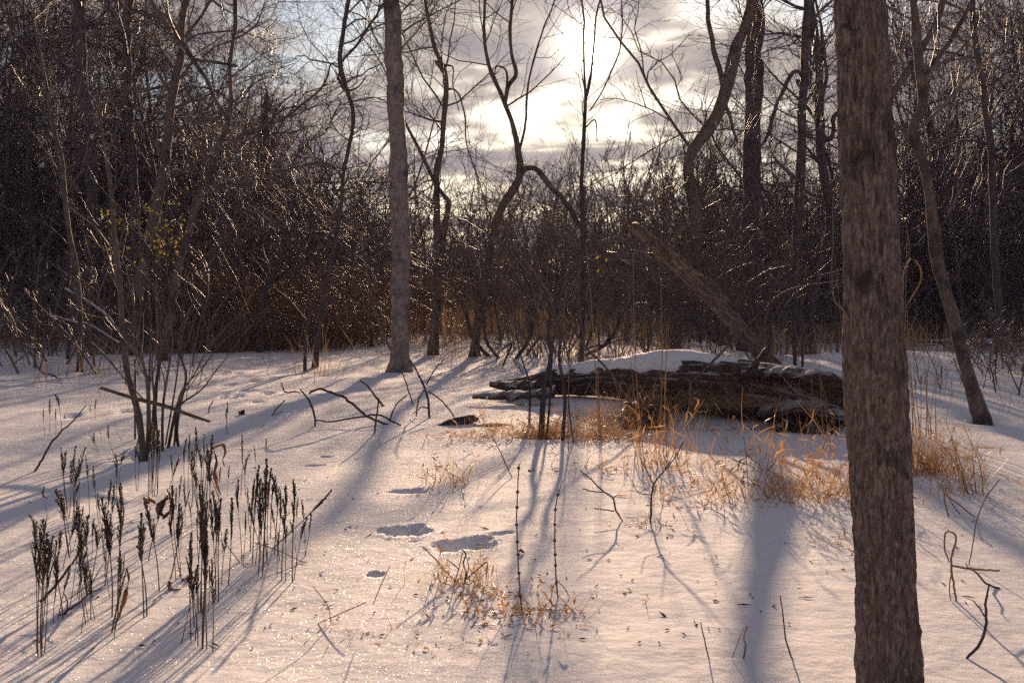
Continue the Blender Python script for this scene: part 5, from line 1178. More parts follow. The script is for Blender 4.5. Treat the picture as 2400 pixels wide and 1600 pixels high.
# ------------------------------------------------------------------ dry grass
def blades_mb(rng, n, spread, h, wide, lean, curl, seed_leaf=0.5, out=0.3, N=6):
    """n grass blades from a patch; returns MB"""
    mb = MB()
    b = np.column_stack([rng.normal(size=(n, 2)) * spread, np.full(n, -0.03)])
    az = rng.uniform(0, 2 * math.pi, n); el = rng.uniform(0, out, n) + lean
    d = np.column_stack([np.cos(az) * np.sin(el), np.sin(az) * np.sin(el), np.cos(el)])
    L = rng.uniform(0.45, 1.0, n) * h
    P = np.zeros((n, N, 3)); P[:, 0] = b
    cv = rng.uniform(0, 1, n)[:, None] ** 2 * curl
    for j in range(1, N):
        d = d + np.array([0, 0, -1.0]) * cv * (j / N) + rng.normal(size=(n, 3)) * 0.10
        d /= np.linalg.norm(d, axis=1, keepdims=True)
        P[:, j] = P[:, j-1] + d * (L / (N - 1))[:, None]
    P[:, 1:, 2] = np.maximum(P[:, 1:, 2], 0.004)
    a = rng.uniform(0, math.pi, n)
    side = np.column_stack([np.cos(a), np.sin(a), rng.normal(size=n) * 0.3]); side /= np.linalg.norm(side, axis=1, keepdims=True)
    w = (wide * rng.uniform(0.5, 1.2, n))[:, None] * np.linspace(1, 0.15, N)[None]
    V = np.stack([P - side[:, None] * w[..., None] * 0.5, P + side[:, None] * w[..., None] * 0.5], 2)
    idx = np.arange(n * N * 2).reshape(n, N, 2)
    mb.add(V, np.stack([idx[:, :-1, 0], idx[:, :-1, 1], idx[:, 1:, 1], idx[:, 1:, 0]], -1).reshape(-1, 4))
    m = int(n * seed_leaf)                                     # withered leaves hanging off the stems
    if m:
        k = rng.integers(0, n, m); j = rng.integers(1, N, m)
        p = P[k, j]; LL = rng.uniform(0.03, 0.10, m) * min(1.6, h / 0.4)
        dd = rng.normal(size=(m, 3)) + np.array([0, 0, -0.7]); dd /= np.linalg.norm(dd, axis=1, keepdims=True)
        Q = np.zeros((m, 5, 3)); Q[:, 0] = p
        for jj in range(1, 5):
            dd = dd + rng.normal(size=(m, 3)) * 0.35 + np.array([0, 0, -0.25]); dd /= np.linalg.norm(dd, axis=1, keepdims=True)
            Q[:, jj] = Q[:, jj-1] + dd * (LL / 4)[:, None]
        Q[:, :, 2] = np.maximum(Q[:, :, 2], 0.004)
        sd = rng.normal(size=(m, 3)); sd /= np.linalg.norm(sd, axis=1, keepdims=True)
        ww = wide * 2.0 * np.array([0.4, 1, 1, 0.7, 0.1])
        V = np.stack([Q - sd[:, None] * ww[None, :, None] * 0.5, Q + sd[:, None] * ww[None, :, None] * 0.5], 2)
        idx = np.arange(m * 10).reshape(m, 5, 2)
        mb.add(V, np.stack([idx[:, :-1, 0], idx[:, :-1, 1], idx[:, 1:, 1], idx[:, 1:, 0]], -1).reshape(-1, 4))
    return mb
def tuft(label, reg, x, y, n, spread, h, wide=0.006, lean=0.1, curl=0.5, leaf=0.5, out=0.5, seed=0, mat=None, Y=None, z=0.0, name='grass_tuft', group=None, sc=(1, 1, 1)):
    rng = np.random.default_rng(1000 + seed)
    b = gp(*Z(reg, x, y)) if Y is None else at(*Z(reg, x, y), Y)
    t = thing(name, label, 'grass', b, group)
    o = link('blades', blades_mb(rng, n, spread, h, wide, lean, curl, leaf, out).mesh('blades', mat or M_GRASS), t)
    o['kind'] = 'stuff'; t.scale = sc
    return t
tuft('large golden grass tuft drooping over in front of the log end', 'i', 850, 420, 220, 0.24, 0.78, 0.005, 0.15, 1.2, 1.2, 0.7, 1, sc=(1.5, 0.7, 1))
tuft('golden grass fringe at the foot of the broken log end beside the near trunk', 'i', 1180, 360, 60, 0.18, 0.62, 0.005, 0.1, 0.9, 0.9, 0.6, 2)
tuft('dense orange grass cushion around the sapling feet at the log', 'e', 1400, 1400, 560, 0.27, 0.42, 0.0055, 0.3, 1.2, 0.6, 0.9, 3, sc=(1.6, 0.7, 1))
tuft('brown grass heaped over the rotten log chunk', 'e', 2000, 1290, 720, 0.32, 0.52, 0.0055, 0.3, 1.2, 0.2, 1.0, 4, Y=9.6, mat=M_GRASSB, sc=(1.3, 0.7, 1))
tuft('orange grass patch just left of the rotten log chunk', 'e', 1680, 1420, 280, 0.20, 0.40, 0.005, 0.3, 1.3, 0.7, 0.9, 5, sc=(1.5, 0.7, 1))
tuft('upright golden grass clump before the shaded snow hollow', 'i', 60, 190, 80, 0.12, 0.62, 0.005, 0.02, 0.3, 0.8, 0.25, 6, sc=(1.5, 1, 1))
tuft('low golden grass curls left of the upright clump', 'h', 1780, 240, 50, 0.20, 0.28, 0.0055, 0.2, 1.2, 1.2, 1.0, 7, sc=(1.6, 0.7, 1))
tuft('small golden grass tuft beside the upper footprint', 'h', 730, 330, 60, 0.08, 0.34, 0.0045, 0.05, 0.6, 0.6, 0.6, 8, sc=(1.5, 1, 1))
tuft('dry yellow grass tangle around the bramble twig', 'h', 830, 1010, 70, 0.09, 0.30, 0.0045, 0.1, 0.9, 1.1, 0.8, 9)
tuft('low golden grass tangle at the foot of the first beaded stalk', 'h', 1230, 1215, 90, 0.10, 0.22, 0.0045, 0.3, 1.2, 1.0, 1.0, 10, sc=(1.4, 0.8, 1))
tuft('low golden curls between the bramble twig and beaded stalk', 'h', 990, 1090, 50, 0.10, 0.18, 0.005, 0.3, 1.3, 1.4, 1.1, 11)
tuft('small ring of straw at the foot of the branching twig plant', 'h', 2105, 600, 50, 0.10, 0.16, 0.0045, 0.3, 1.3, 1.0, 1.2, 12)
tuft('sparse straw blades in front of the beaded stalk', 'h', 980, 1320, 26, 0.16, 0.14, 0.005, 0.4, 1.3, 1.6, 1.2, 13)
tuft('sparse straw blades lying at the left of the bottom snow', 'g', 2200, 1330, 20, 0.12, 0.14, 0.0045, 0.5, 1.3, 1.2, 1.2, 14)
tuft('rusty dense grass clump at the right foot of the near trunk', 'i', 1820, 255, 380, 0.12, 0.50, 0.005, 0.05, 0.6, 0.3, 0.5, 15, mat=M_GRASS, sc=(1.4, 1, 1))
tuft('straw stubble clump beyond the near trunk at the right edge', 'i', 2080, 390, 90, 0.10, 0.55, 0.005, 0.1, 0.4, 0.3, 0.35, 16, mat=M_STALK)
tuft('sparse golden blades scattered right of the broad tree shadow', 'i', 1200, 720, 22, 0.12, 0.20, 0.0045, 0.4, 1.2, 1.4, 1.0, 17)
tuft('few curled golden blades lying in front of the beaded stalks', 'h', 1720, 1150, 8, 0.12, 0.16, 0.006, 0.4, 1.2, 1.5, 1.0, 18)
tuft('sparse thin straw blades in the snow left of the log chunk', 'e', 900, 1420, 30, 0.25, 0.25, 0.0045, 0.3, 1.0, 0.6, 1.0, 19, sc=(2, 0.8, 1))
tuft('straw wisps below the golden tuft before the log end', 'i', 600, 480, 40, 0.16, 0.25, 0.0045, 0.3, 1.2, 1.4, 1.0, 20, sc=(1.6, .8, 1))
tuft('brown grass hanging over the broken face of the log', 'f', 560, 1180, 300, 0.22, 0.45, 0.004, 0.5, 1.2, 0.1, 0.9, 21, Y=9.35, mat=M_GRASSB, sc=(1.6, 0.6, 1))
tuft('brown grass strands crossing the log near the small snow pocket', 'f', 250, 1150, 110, 0.20, 0.40, 0.004, 0.4, 1.0, 0.2, 0.9, 22, Y=9.7, mat=M_GRASSB, sc=(1.8, 0.6, 1))
tuft('dark weed scraps on the shaded snow under the log', 'f', 560, 1350, 36, 0.10, 0.16, 0.006, 0.6, 1.2, 1.0, 1.0, 23, mat=M_GRASSB, sc=(2.4, .8, 1))
# tall straw stalks
def stalks(label, reg, spots, seed, name='tall_grass', mat=None, cat='grass'):
    """tall single stalks, each spot (x, y, tip x, tip y)"""
    rng = np.random.default_rng(3000 + seed)
    b0 = gp(*Z(reg, *spots[0][:2]))
    t = thing(name, label, cat, b0)
    for (x, y, tx, ty) in spots:
        b = gp(*Z(reg, x, y)); tip = at(*Z(reg, tx, ty), float(b[1]) + rng.uniform(-0.15, 0.15))
        mid = (b + tip) / 2 + rng.normal(size=3) * 0.015
        P = resample(np.vstack([b - [0, 0, .05], mid, tip]), 10) - b0
        mb = MB().tubes(P, np.linspace(0.0048, 0.0018, 10), 5)
        P2, R2 = spawn(P[None], np.full((1, 10), 0.002), rng, 5, 0.2, 0.95, (0.3, 0.9), N=5, up=-0.12, wig=0.2, rr=0.8, rmin=0.0016, length=(0.06, 0.22))
        mb.tubes(P2, R2, 3)
        link('stalk', mb.mesh('stalk', mat or M_STALK), t)
    return t
stalks('tall straw stalks standing between the near trunk and the crooked tree', 'f',
       [(1690, 1360, 1660, 300), (1720, 1380, 1665, 500), (1705, 1350, 1700, 60), (1750, 1400, 1690, 700), (1770, 1390, 1700, 520), (1800, 1400, 1740, 800), (1830, 1400, 1795, 700), (1850, 1390, 1860, 760), (1880, 1400, 1820, 900), (1900, 1420, 1915, 850), (1735, 1400, 1710, 900), (1780, 1420, 1790, 1000), (1690, 1420, 1672, 820), (1865, 1430, 1900, 1000)], 1)
stalks('few tall thin stalks rising in front of the log chunk', 'e',
       [(2030, 1450, 1960, 780), (1760, 1420, 1670, 120), (1770, 1440, 1745, 560), (2165, 1520, 2175, 320), (2190, 1530, 2215, 640), (2215, 1540, 2230, 620), (2060, 1540, 1985, 150), (2010, 1500, 1850, 1000), (1545, 1500, 1555, 850)], 2)
stalks('thick bent straw stalk rising past the left side of the near trunk', 'f', [(1290, 1080, 1212, 165), (1250, 1450, 1110, 1000), (1140, 1500, 1105, 900), (1190, 1500, 1120, 1050)], 3)
stalks('long stalks leaning left across the broken log end', 'f', [(1180, 1440, 780, 910), (1120, 1400, 960, 1050), (1060, 1400, 1055, 960)], 4)
stalks('bent dead stalks standing right of the straw clump', 'i', [(2130, 400, 1965, -100), (2225, 405, 2085, -60), (2110, 380, 1985, 120), (2180, 395, 2140, 60), (2060, 320, 2000, 20)], 5)
stick('looping dead stalk bowed over beside the near trunk', [[('f', 1700, 1300, 12), ('f', 1660, 700, 12), ('f', 1670, 400, 12), ('f', 1690, 250, 12), ('f', 1735, 190, 13), ('f', 1790, 250, 14), ('f', 1795, 340, 13), ('f', 1740, 440, 12), ('f', 1690, 520, 9)]], 50, M_STALK, 'tall_grass', 'grass')

# ------------------------------------------------------------------ crumbs of bark, seed and twig on the snow
def litter():
    rng = np.random.default_rng(707)
    mb = MB()
    n = 420
    px = rng.uniform(60, 2340, n); py = 880 + 680 * rng.uniform(0, 1, n) ** 1.3
    for x, y in zip(px, py):
        t = 1.4 * FPX / (y - 700.0)
        X = (x - 1200.0) / FPX * t; z = ground_at(X, t)
        a = rng.uniform(0, 6.28); L = rng.uniform(0.006, 0.022) * (2.2 if rng.random() < 0.12 else 1); w = rng.uniform(0.0015, 0.005)
        d = np.array([math.cos(a), math.sin(a), rng.normal() * 0.25]); s = np.array([-d[1], d[0], rng.normal() * 0.4]); c = np.array([X, t, z + 0.004])
        u = np.array([0, 0, 0.0025])
        mb.add(np.array([c - d * L, c + s * w, c + d * L, c - s * w, c + u * 2]), None, [(0, 1, 4), (1, 2, 4), (2, 3, 4), (3, 0, 4)])
    o = link('snow_litter', mb.mesh('snow_litter', M_DARK))
    tag(o, 'tiny dark crumbs of bark and seed scattered on the snow', 'litter', kind='stuff')
litter()

# ------------------------------------------------------------------ the wood behind the clearing
def tree_variant(seed, style):
    """a bare tree 10 m tall: (trunk mesh, crown mesh) and low detail arrays for the far wood"""
    rng = np.random.default_rng(seed)
    n = 14
    d = np.array([0, 0, 1.0]); P = [np.array([0, 0, -0.3])]
    for i in range(n - 1):
        d = d + rng.normal(size=3) * np.array([0.09, 0.09, 0.02]); d[2] = max(d[2], 0.8); d /= np.linalg.norm(d); P.append(P[-1] + d * (9.2 if style != 'fan' else 7.5) / (n - 1))
    P = np.array(P); R = np.linspace(1, 0.12, n) * rng.uniform(0.10, 0.16)
    R[0] *= 1.3
    trunks = [(P, R)]
    mb_t = MB().tubes(resample(P, 24), np.interp(np.linspace(0, 1, 24), np.linspace(0, 1, n), R) * (1 + 0.04 * rng.normal(size=24)), 8, cap=True)
    if style == 'fan':
        sp = [dict(n=22, t0=0.15, t1=0.98, ang=(0.2, 0.55), length=(1.8, 4.2), N=8, up=0.07, wig=0.07, rr=0.45, tip=0.3, rmin=0.012, k=4),
              dict(n=7, t0=0.15, t1=0.95, ang=(0.2, 0.5), ratio=(0.3, 0.6), N=6, up=0.08, wig=0.08, rr=0.6, tip=0.3, rmin=0.008, k=3),
              dict(n=5, t0=0.15, t1=0.95, ang=(0.2, 0.55), ratio=(0.3, 0.6), N=4, up=0.06, wig=0.1, rr=0.65, tip=0.4, rmin=0.0062, k=3),
              dict(n=2, t0=0.2, t1=0.95, ang=(0.2, 0.55), ratio=(0.3, 0.7), N=3, up=0.05, wig=0.1, rr=0.7, tip=0.5, rmin=0.005, k=3)]
    elif style == 'vine':
        sp = [dict(n=24, t0=0.10, t1=0.98, ang=(0.7, 1.4), length=(1.0, 3.2), N=9, up=-0.02, wig=0.25, rr=0.45, tip=0.3, rmin=0.014, k=4),
              dict(n=8, t0=0.15, t1=0.98, ang=(0.5, 1.3), ratio=(0.3, 0.7), N=6, up=-0.10, wig=0.28, rr=0.6, tip=0.35, rmin=0.010, k=3),
              dict(n=7, t0=0.15, t1=0.98, ang=(0.4, 1.3), ratio=(0.3, 0.8), N=4, up=-0.14, wig=0.30, rr=0.65, tip=0.4, rmin=0.008, k=3),
              dict(n=2, t0=0.2, t1=0.98, ang=(0.4, 1.3), ratio=(0.4, 0.9), N=3, up=-0.12, wig=0.3, rr=0.7, tip=0.5, rmin=0.007, k=3)]
    elif style == 'slim':
        R = R * 0.42
        mb_t = MB().tubes(resample(P, 24), np.interp(np.linspace(0, 1, 24), np.linspace(0, 1, n), R) * (1 + 0.04 * rng.normal(size=24)), 7, cap=True)
        trunks = [(P, R)]
        sp = [dict(n=16, t0=0.22, t1=0.99, ang=(0.25, 0.7), length=(0.8, 3.2), N=9, up=0.04, wig=0.09, rr=0.5, tip=0.3, rmin=0.008, k=4),
              dict(n=5, t0=0.2, t1=0.98, ang=(0.3, 0.7), ratio=(0.3, 0.6), N=6, up=0.04, wig=0.1, rr=0.6, tip=0.3, rmin=0.0055, k=3),
              dict(n=3, t0=0.2, t1=0.98, ang=(0.3, 0.7), ratio=(0.3, 0.6), N=4, up=0.03, wig=0.1, rr=0.65, tip=0.4, rmin=0.004, k=3)]
    else:
        sp = [dict(n=17, t0=0.25, t1=0.99, ang=(0.5, 1.1), length=(1.4, 4.0), N=9, up=0.05, wig=0.14, rr=0.45, tip=0.3, rmin=0.012, k=4),
              dict(n=7, t0=0.15, t1=0.98, ang=(0.4, 1.0), ratio=(0.3, 0.65), N=6, up=0.04, wig=0.18, rr=0.6, tip=0.3, rmin=0.008, k=3),
              dict(n=5, t0=0.15, t1=0.98, ang=(0.4, 0.9), ratio=(0.3, 0.7), N=4, up=0.03, wig=0.18, rr=0.65, tip=0.4, rmin=0.006, k=3),
              dict(n=3, t0=0.2, t1=0.98, ang=(0.4, 0.9), ratio=(0.3, 0.7), N=3, up=0.03, wig=0.18, rr=0.7, tip=0.5, rmin=0.005, k=3)]
    mb_c = grow_crown(trunks, rng, sp)
    lo_c = grow_crown(trunks, np.random.default_rng(seed), [dict(s, n=max(3, int(s['n'] * 0.8)), rmin=s['rmin'] * 2.4, k=3, N=max(3, s['N'] - 2)) for s in sp[:3]])
    mat = M_DARK
    return (mb_t.mesh('trunk', mat), mb_c.mesh('crown', M_TWIGD), (MB().tubes(P, R, 5).arrays(), lo_c.arrays()))
def shrub_variant(seed, style):
    """(stems mesh, crown mesh) of a shrub about 2 m tall"""
    rng = np.random.default_rng(seed)
    if style == 'bramble':
        ns, N = 30, 12
        b = np.column_stack([rng.normal(size=(ns, 2)) * 0.45, np.full(ns, -0.1)])
        az = rng.uniform(0, 2 * math.pi, ns); el = rng.uniform(0.1, 0.9, ns); grav = -0.10; L = rng.uniform(1.6, 3.8, ns); wig = 0.10; r0 = 0.009
    elif style == 'thicket':
        ns, N = 26, 9
        b = np.column_stack([rng.normal(size=(ns, 2)) * 0.7, np.full(ns, -0.1)])
        az = rng.uniform(0, 2 * math.pi, ns); el = rng.uniform(0.0, 0.5, ns); grav = 0.0; L = rng.uniform(1.2, 2.8, ns); wig = 0.13; r0 = 0.016
    elif style == 'spray':
        ns, N = 10, 14
        b = np.column_stack([rng.normal(size=(ns, 2)) * 0.12, np.full(ns, -0.1)])
        az = rng.uniform(0, 2 * math.pi, ns); el = rng.uniform(0.05, 0.5, ns); grav = -0.075; L = rng.uniform(2.0, 3.6, ns); wig = 0.10; r0 = 0.012
    else:
        ns, N = 26, 12
        b = np.column_stack([rng.normal(size=(ns, 2)) * 0.9, np.abs(rng.normal(size=ns)) * 0.9])
        az = rng.uniform(0, 2 * math.pi, ns); el = rng.uniform(0.2, 1.6, ns); grav = -0.06; L = rng.uniform(1.5, 4.0, ns); wig = 0.32; r0 = 0.016
    d = np.column_stack([np.cos(az) * np.sin(el), np.sin(az) * np.sin(el), np.cos(el)])
    P = np.zeros((ns, N, 3)); P[:, 0] = b
    for j in range(1, N):
        d = d + rng.normal(size=(ns, 3)) * wig + np.array([0, 0, grav * (j / N) * 2.4]); d /= np.linalg.norm(d, axis=1, keepdims=True)
        P[:, j] = P[:, j-1] + d * (L / (N - 1))[:, None]
    P[:, 1:, 2] = np.maximum(P[:, 1:, 2], 0.02)
    R = r0 * np.linspace(1, 0.35, N)[None] * rng.uniform(0.6, 1.2, (ns, 1))
    stems = MB().tubes(P, R, 4)
    mb = MB()
    up = {'spray': -0.01, 'bramble': -0.04, 'thicket': 0.05, 'tangle': -0.05}[style]
    wg = {'spray': 0.12, 'bramble': 0.14, 'thicket': 0.14, 'tangle': 0.32}[style]
    for lv in (dict(n=10 if style == 'spray' else 9, t0=0.45 if style == 'spray' else 0.15, t1=0.99, ang=(0.4, 1.2), ratio=(0.15, 0.42), N=6, rr=0.6, rmin=0.0042 if style == 'spray' else 0.0055, k=3), dict(n=6, t0=0.15, t1=0.98, ang=(0.4, 1.1), ratio=(0.25, 0.6), N=4, rr=0.7, rmin=0.0030 if style == 'spray' else 0.0042, k=3)):
        k = lv.pop('k'); P, R = spawn(P, R, rng, up=up, wig=wg, tip=0.45, **lv); mb.tubes(P, R, k)
    m = {'spray': M_CANE, 'bramble': M_BRAM, 'thicket': M_TWIG, 'tangle': M_TWIGD}[style]
    return stems.mesh('stems', m), mb.mesh('crown', m)
TREES = {'spread': [tree_variant(s, 'spread') for s in (401, 402, 403, 404)], 'fan': [tree_variant(s, 'fan') for s in (411, 412, 413)], 'vine': [tree_variant(s, 'vine') for s in (421, 422, 423)], 'slim': [tree_variant(s, 'slim') for s in (431, 432, 433)]}
SHRUBS = {'bramble': [shrub_variant(s, 'bramble') for s in (501, 502, 503, 504)], 'thicket': [shrub_variant(s, 'thicket') for s in (511, 512, 513)], 'tangle': [shrub_variant(s, 'tangle') for s in (521, 522, 523)], 'spray': [shrub_variant(s, 'spray') for s in (531, 532, 533)]}
PROTO = {}
def place(kind, fam, v, x, Y, height, rot, label, group, wide=1.0, dz=0.0):
    """copy of a wood tree or shrub with its parts at photo column x, distance Y"""
    key = (kind, fam, v)
    X = float(at(x, 700, Y)[0])
    if key not in PROTO:
        me = (TREES if kind == 'tree' else SHRUBS)[fam][v]
        nm = {'spread': 'bare_tree', 'fan': 'upright_tree', 'vine': 'vine_hung_tree', 'slim': 'slender_tree', 'bramble': 'bramble_bush', 'thicket': 'twiggy_bush', 'tangle': 'vine_tangle', 'spray': 'arching_shrub'}[fam]
        t = thing(nm, label, 'tree' if kind == 'tree' else 'bush')
        if kind == 'tree': link('trunk', me[0], t); link('crown', me[1], t)
        else: link('stems', me[0], t)['kind'] = 'stuff'; link('crown', me[1], t)['kind'] = 'stuff'
        PROTO[key] = t
    else:
        t = copy_tree(PROTO[key])
    h0 = 10.0 if kind == 'tree' else 2.0
    s = height / h0
    t.location = (X, Y, ground_at(X, Y) + dz); t.rotation_euler = (0, 0, rot); t.scale = (s * wide, s * wide, s)
    tag(t, label, 'tree' if kind == 'tree' else 'bush', group)
    return t
wr = np.random.default_rng(2024)
def hgt(yD, Y): return H + (700 - yD * 2400 / 2352) / FPX * Y - 0.0
# skyline of the wood: photo x (of 2352), treetop y (of 1568)
SKX = [-300, 80, 300, 560, 640, 760, 860, 940, 1010, 1080, 1120, 1200, 1300, 1420, 1500, 1600, 1700, 1800, 1900, 2050, 2150, 2260, 2700]
SKY = [-420, -380, -260, -20, 130, 240, 320, 420, 440, 420, 330, 350, 300, 230, 150, 150, 190, 170, 220, 120, -120, -320, -420]
def sky_y(x): return float(np.interp(x, SKX, SKY))
zones = [(-400, 330, 'left'), (330, 640, 'shoulder'), (640, 900, 'gap'), (900, 1120, 'dip'), (1120, 1450, 'middle'), (1450, 1950, 'right'), (1950, 2750, 'edge')]
ZLAB = {'left': 'in dark wood at far left', 'shoulder': 'in dark wood behind the broken-limbed tree', 'gap': 'in dark wood left of pale trunk',
        'dip': 'in low wood right of pale trunk', 'middle': 'in the wood below the sun', 'right': 'in wood behind the leaning dead log', 'edge': 'in dark wood at far right'}
FLAB = {'spread': 'bare spreading tree', 'fan': 'bare upright-branched tree', 'vine': 'dark vine-hung tree', 'slim': 'thin young tree', 'bramble': 'arching bramble bush', 'thicket': 'twiggy upright bush', 'tangle': 'vine tangle', 'spray': 'arching shrub'}
def zone(x):
    for a, b, n in zones:
        if a <= x < b: return n
    return 'edge'
def wood(rows):
    for (Y0, Y1, step, fams, frac, lo) in rows:
        x = -160.0
        while x < 2520:
            Y = float(wr.uniform(Y0, Y1))
            z = zone(x)
            fam = fams(z)
            if fam:
                top = sky_y(x) + wr.uniform(0, 140) + lo
                h = max(2.5, hgt(top, Y)) * frac * float(wr.uniform(0.85, 1.05))
                h = min(h, 19.0)
                v = int(wr.integers(0, len(TREES[fam])))
                place('tree', fam, v, x * 2400 / 2352, Y, h, float(wr.uniform(0, 6.28)), f"{FLAB[fam]} {ZLAB[z]}", f"{FLAB[fam]}s {ZLAB[z]}", wide=float(np.clip(wr.uniform(0.9, 1.3) * (6.5 / h) ** 0.25, 0.7, 1.6)))
            x += step * float(wr.uniform(0.6, 1.4))
def pick(d): 
    return lambda z: (lambda o: None if o == '-' else o)(str(wr.choice(list(d.get(z, d['*']).keys()), p=np.array(list(d.get(z, d['*']).values())) / sum(d.get(z, d['*']).values()))))
wood([(30, 36, 88, pick({'left': {'vine': 3, 'spread': 2}, 'shoulder': {'vine': 1, 'spread': 1, '-': 2}, 'gap': {'vine': 1, '-': 3}, 'dip': {'-': 1}, 'middle': {'fan': 1, '-': 2, 'spread': 1}, 'right': {'fan': 3, 'spread': 2, '-': 1}, 'edge': {'vine': 2, 'spread': 2}, '*': {'spread': 1}}), 1.0, 40),
      (44, 54, 70, pick({'left': {'vine': 2, 'spread': 3}, 'dip': {'fan': 1, 'spread': 1}, 'middle': {'fan': 3, 'spread': 1}, 'right': {'fan': 3, 'spread': 2}, 'edge': {'vine': 2, 'spread': 2}, '*': {'spread': 2, 'vine': 2}}), 1.0, 60),
      (38, 43, 95, pick({'left': {'vine': 2, 'spread': 2}, 'shoulder': {'vine': 2, 'spread': 1}, 'gap': {'vine': 1, 'spread': 1, '-': 1}, 'dip': {'-': 1}, 'middle': {'-': 1}, 'right': {'fan': 1, '-': 2}, 'edge': {'vine': 2, 'spread': 2}, '*': {'-': 1}}), 1.0, 20),
      (56, 64, 85, pick({'*': {'spread': 2, 'fan': 2}}), 1.0, 90)])
for i, (x, Y, h) in enumerate(((975, 27, 8.0), (1060, 30, 8.6), (1150, 26, 7.2), (1215, 29, 8.4), (1290, 31, 7.6), (1400, 28, 7.0), (1465, 32, 9.0), (1520, 27, 8.2), (1555, 34, 10.0), (1610, 29, 8.8), (1690, 31, 9.4), (1775, 27, 8.6), (1815, 33, 10.5), (1905, 29, 9.6), (1925, 24, 8.0),
                              (850, 26, 8.0), (680, 25, 7.6), (600, 29, 9.4), (510, 26, 9.0), (470, 30, 10.0), (260, 22, 8.6), (150, 20, 8.0), (85, 24, 9.4), (2075, 26, 9.0), (2220, 24, 9.2), (2290, 21, 8.4), (2130, 31, 10.5))):
    z = zone(x)
    place('tree', 'slim', i % 3, x * 2400 / 2352, Y, h, 2.1 * i, f"{FLAB['slim']} {ZLAB[z]}", f"{FLAB['slim']}s {ZLAB[z]}", wide=0.85)
# bushes along the front of the wood
FRONT = {'left': 29, 'shoulder': 26, 'gap': 25.5, 'dip': 36, 'middle': 42, 'right': 40, 'edge': 33}
for (dY, depth, step, hh, where, d) in (
        (0, 4, 74, (1.6, 2.6), 'at the front', {'left': {'thicket': 1, 'tangle': 2, 'bramble': 1}, 'shoulder': {'bramble': 4}, 'gap': {'bramble': 4}, 'dip': {'bramble': 2, 'thicket': 1}, 'middle': {'bramble': 2, 'thicket': 1}, 'right': {'bramble': 2, 'thicket': 1}, 'edge': {'thicket': 1, 'tangle': 2}}),
        (9, 5, 64, (2.4, 4.4), 'set back', {'left': {'tangle': 3, 'thicket': 1}, 'shoulder': {'tangle': 3, 'thicket': 1}, 'gap': {'tangle': 3, 'thicket': 1}, 'dip': {'thicket': 1, 'tangle': 1}, 'middle': {'thicket': 2, 'tangle': 1}, 'right': {'thicket': 2, 'tangle': 1}, 'edge': {'tangle': 3, 'thicket': 1}}),
        (16, 6, 80, (3.4, 5.4), 'far back', {'left': {'tangle': 1, 'thicket': 1}, 'shoulder': {'tangle': 1, 'thicket': 1}, 'gap': {'tangle': 1, 'thicket': 1}, 'dip': {'thicket': 1}, 'middle': {'thicket': 1}, 'right': {'thicket': 1}, 'edge': {'tangle': 1, 'thicket': 1}})):
    x = -160.0
    f = pick({**d, '*': {'thicket': 1}})
    while x < 2520:
        z = zone(x); fam = f(z); Y = FRONT[z] + dY + float(wr.uniform(0, depth)); hgt_ = float(wr.uniform(*hh)) * Y / 30.0
        if z in ('gap', 'dip', 'middle', 'right') and fam == 'tangle': hgt_ *= 0.62
        if z in ('dip', 'middle'): hgt_ *= 0.75
        if z == 'right': hgt_ *= 0.85
        if z in ('left', 'shoulder', 'edge'): hgt_ *= 1.15
        v = int(wr.integers(0, len(SHRUBS[fam])))
        place('shrub', fam, v, x * 2400 / 2352, Y, hgt_, float(wr.uniform(0, 6.28)), f"{FLAB[fam]}, {where} {ZLAB[z]}", f"{FLAB[fam]} {where} {ZLAB[z]}", wide=float(wr.uniform(1.0, 1.5)))
        x += step * float(wr.uniform(0.6, 1.4))
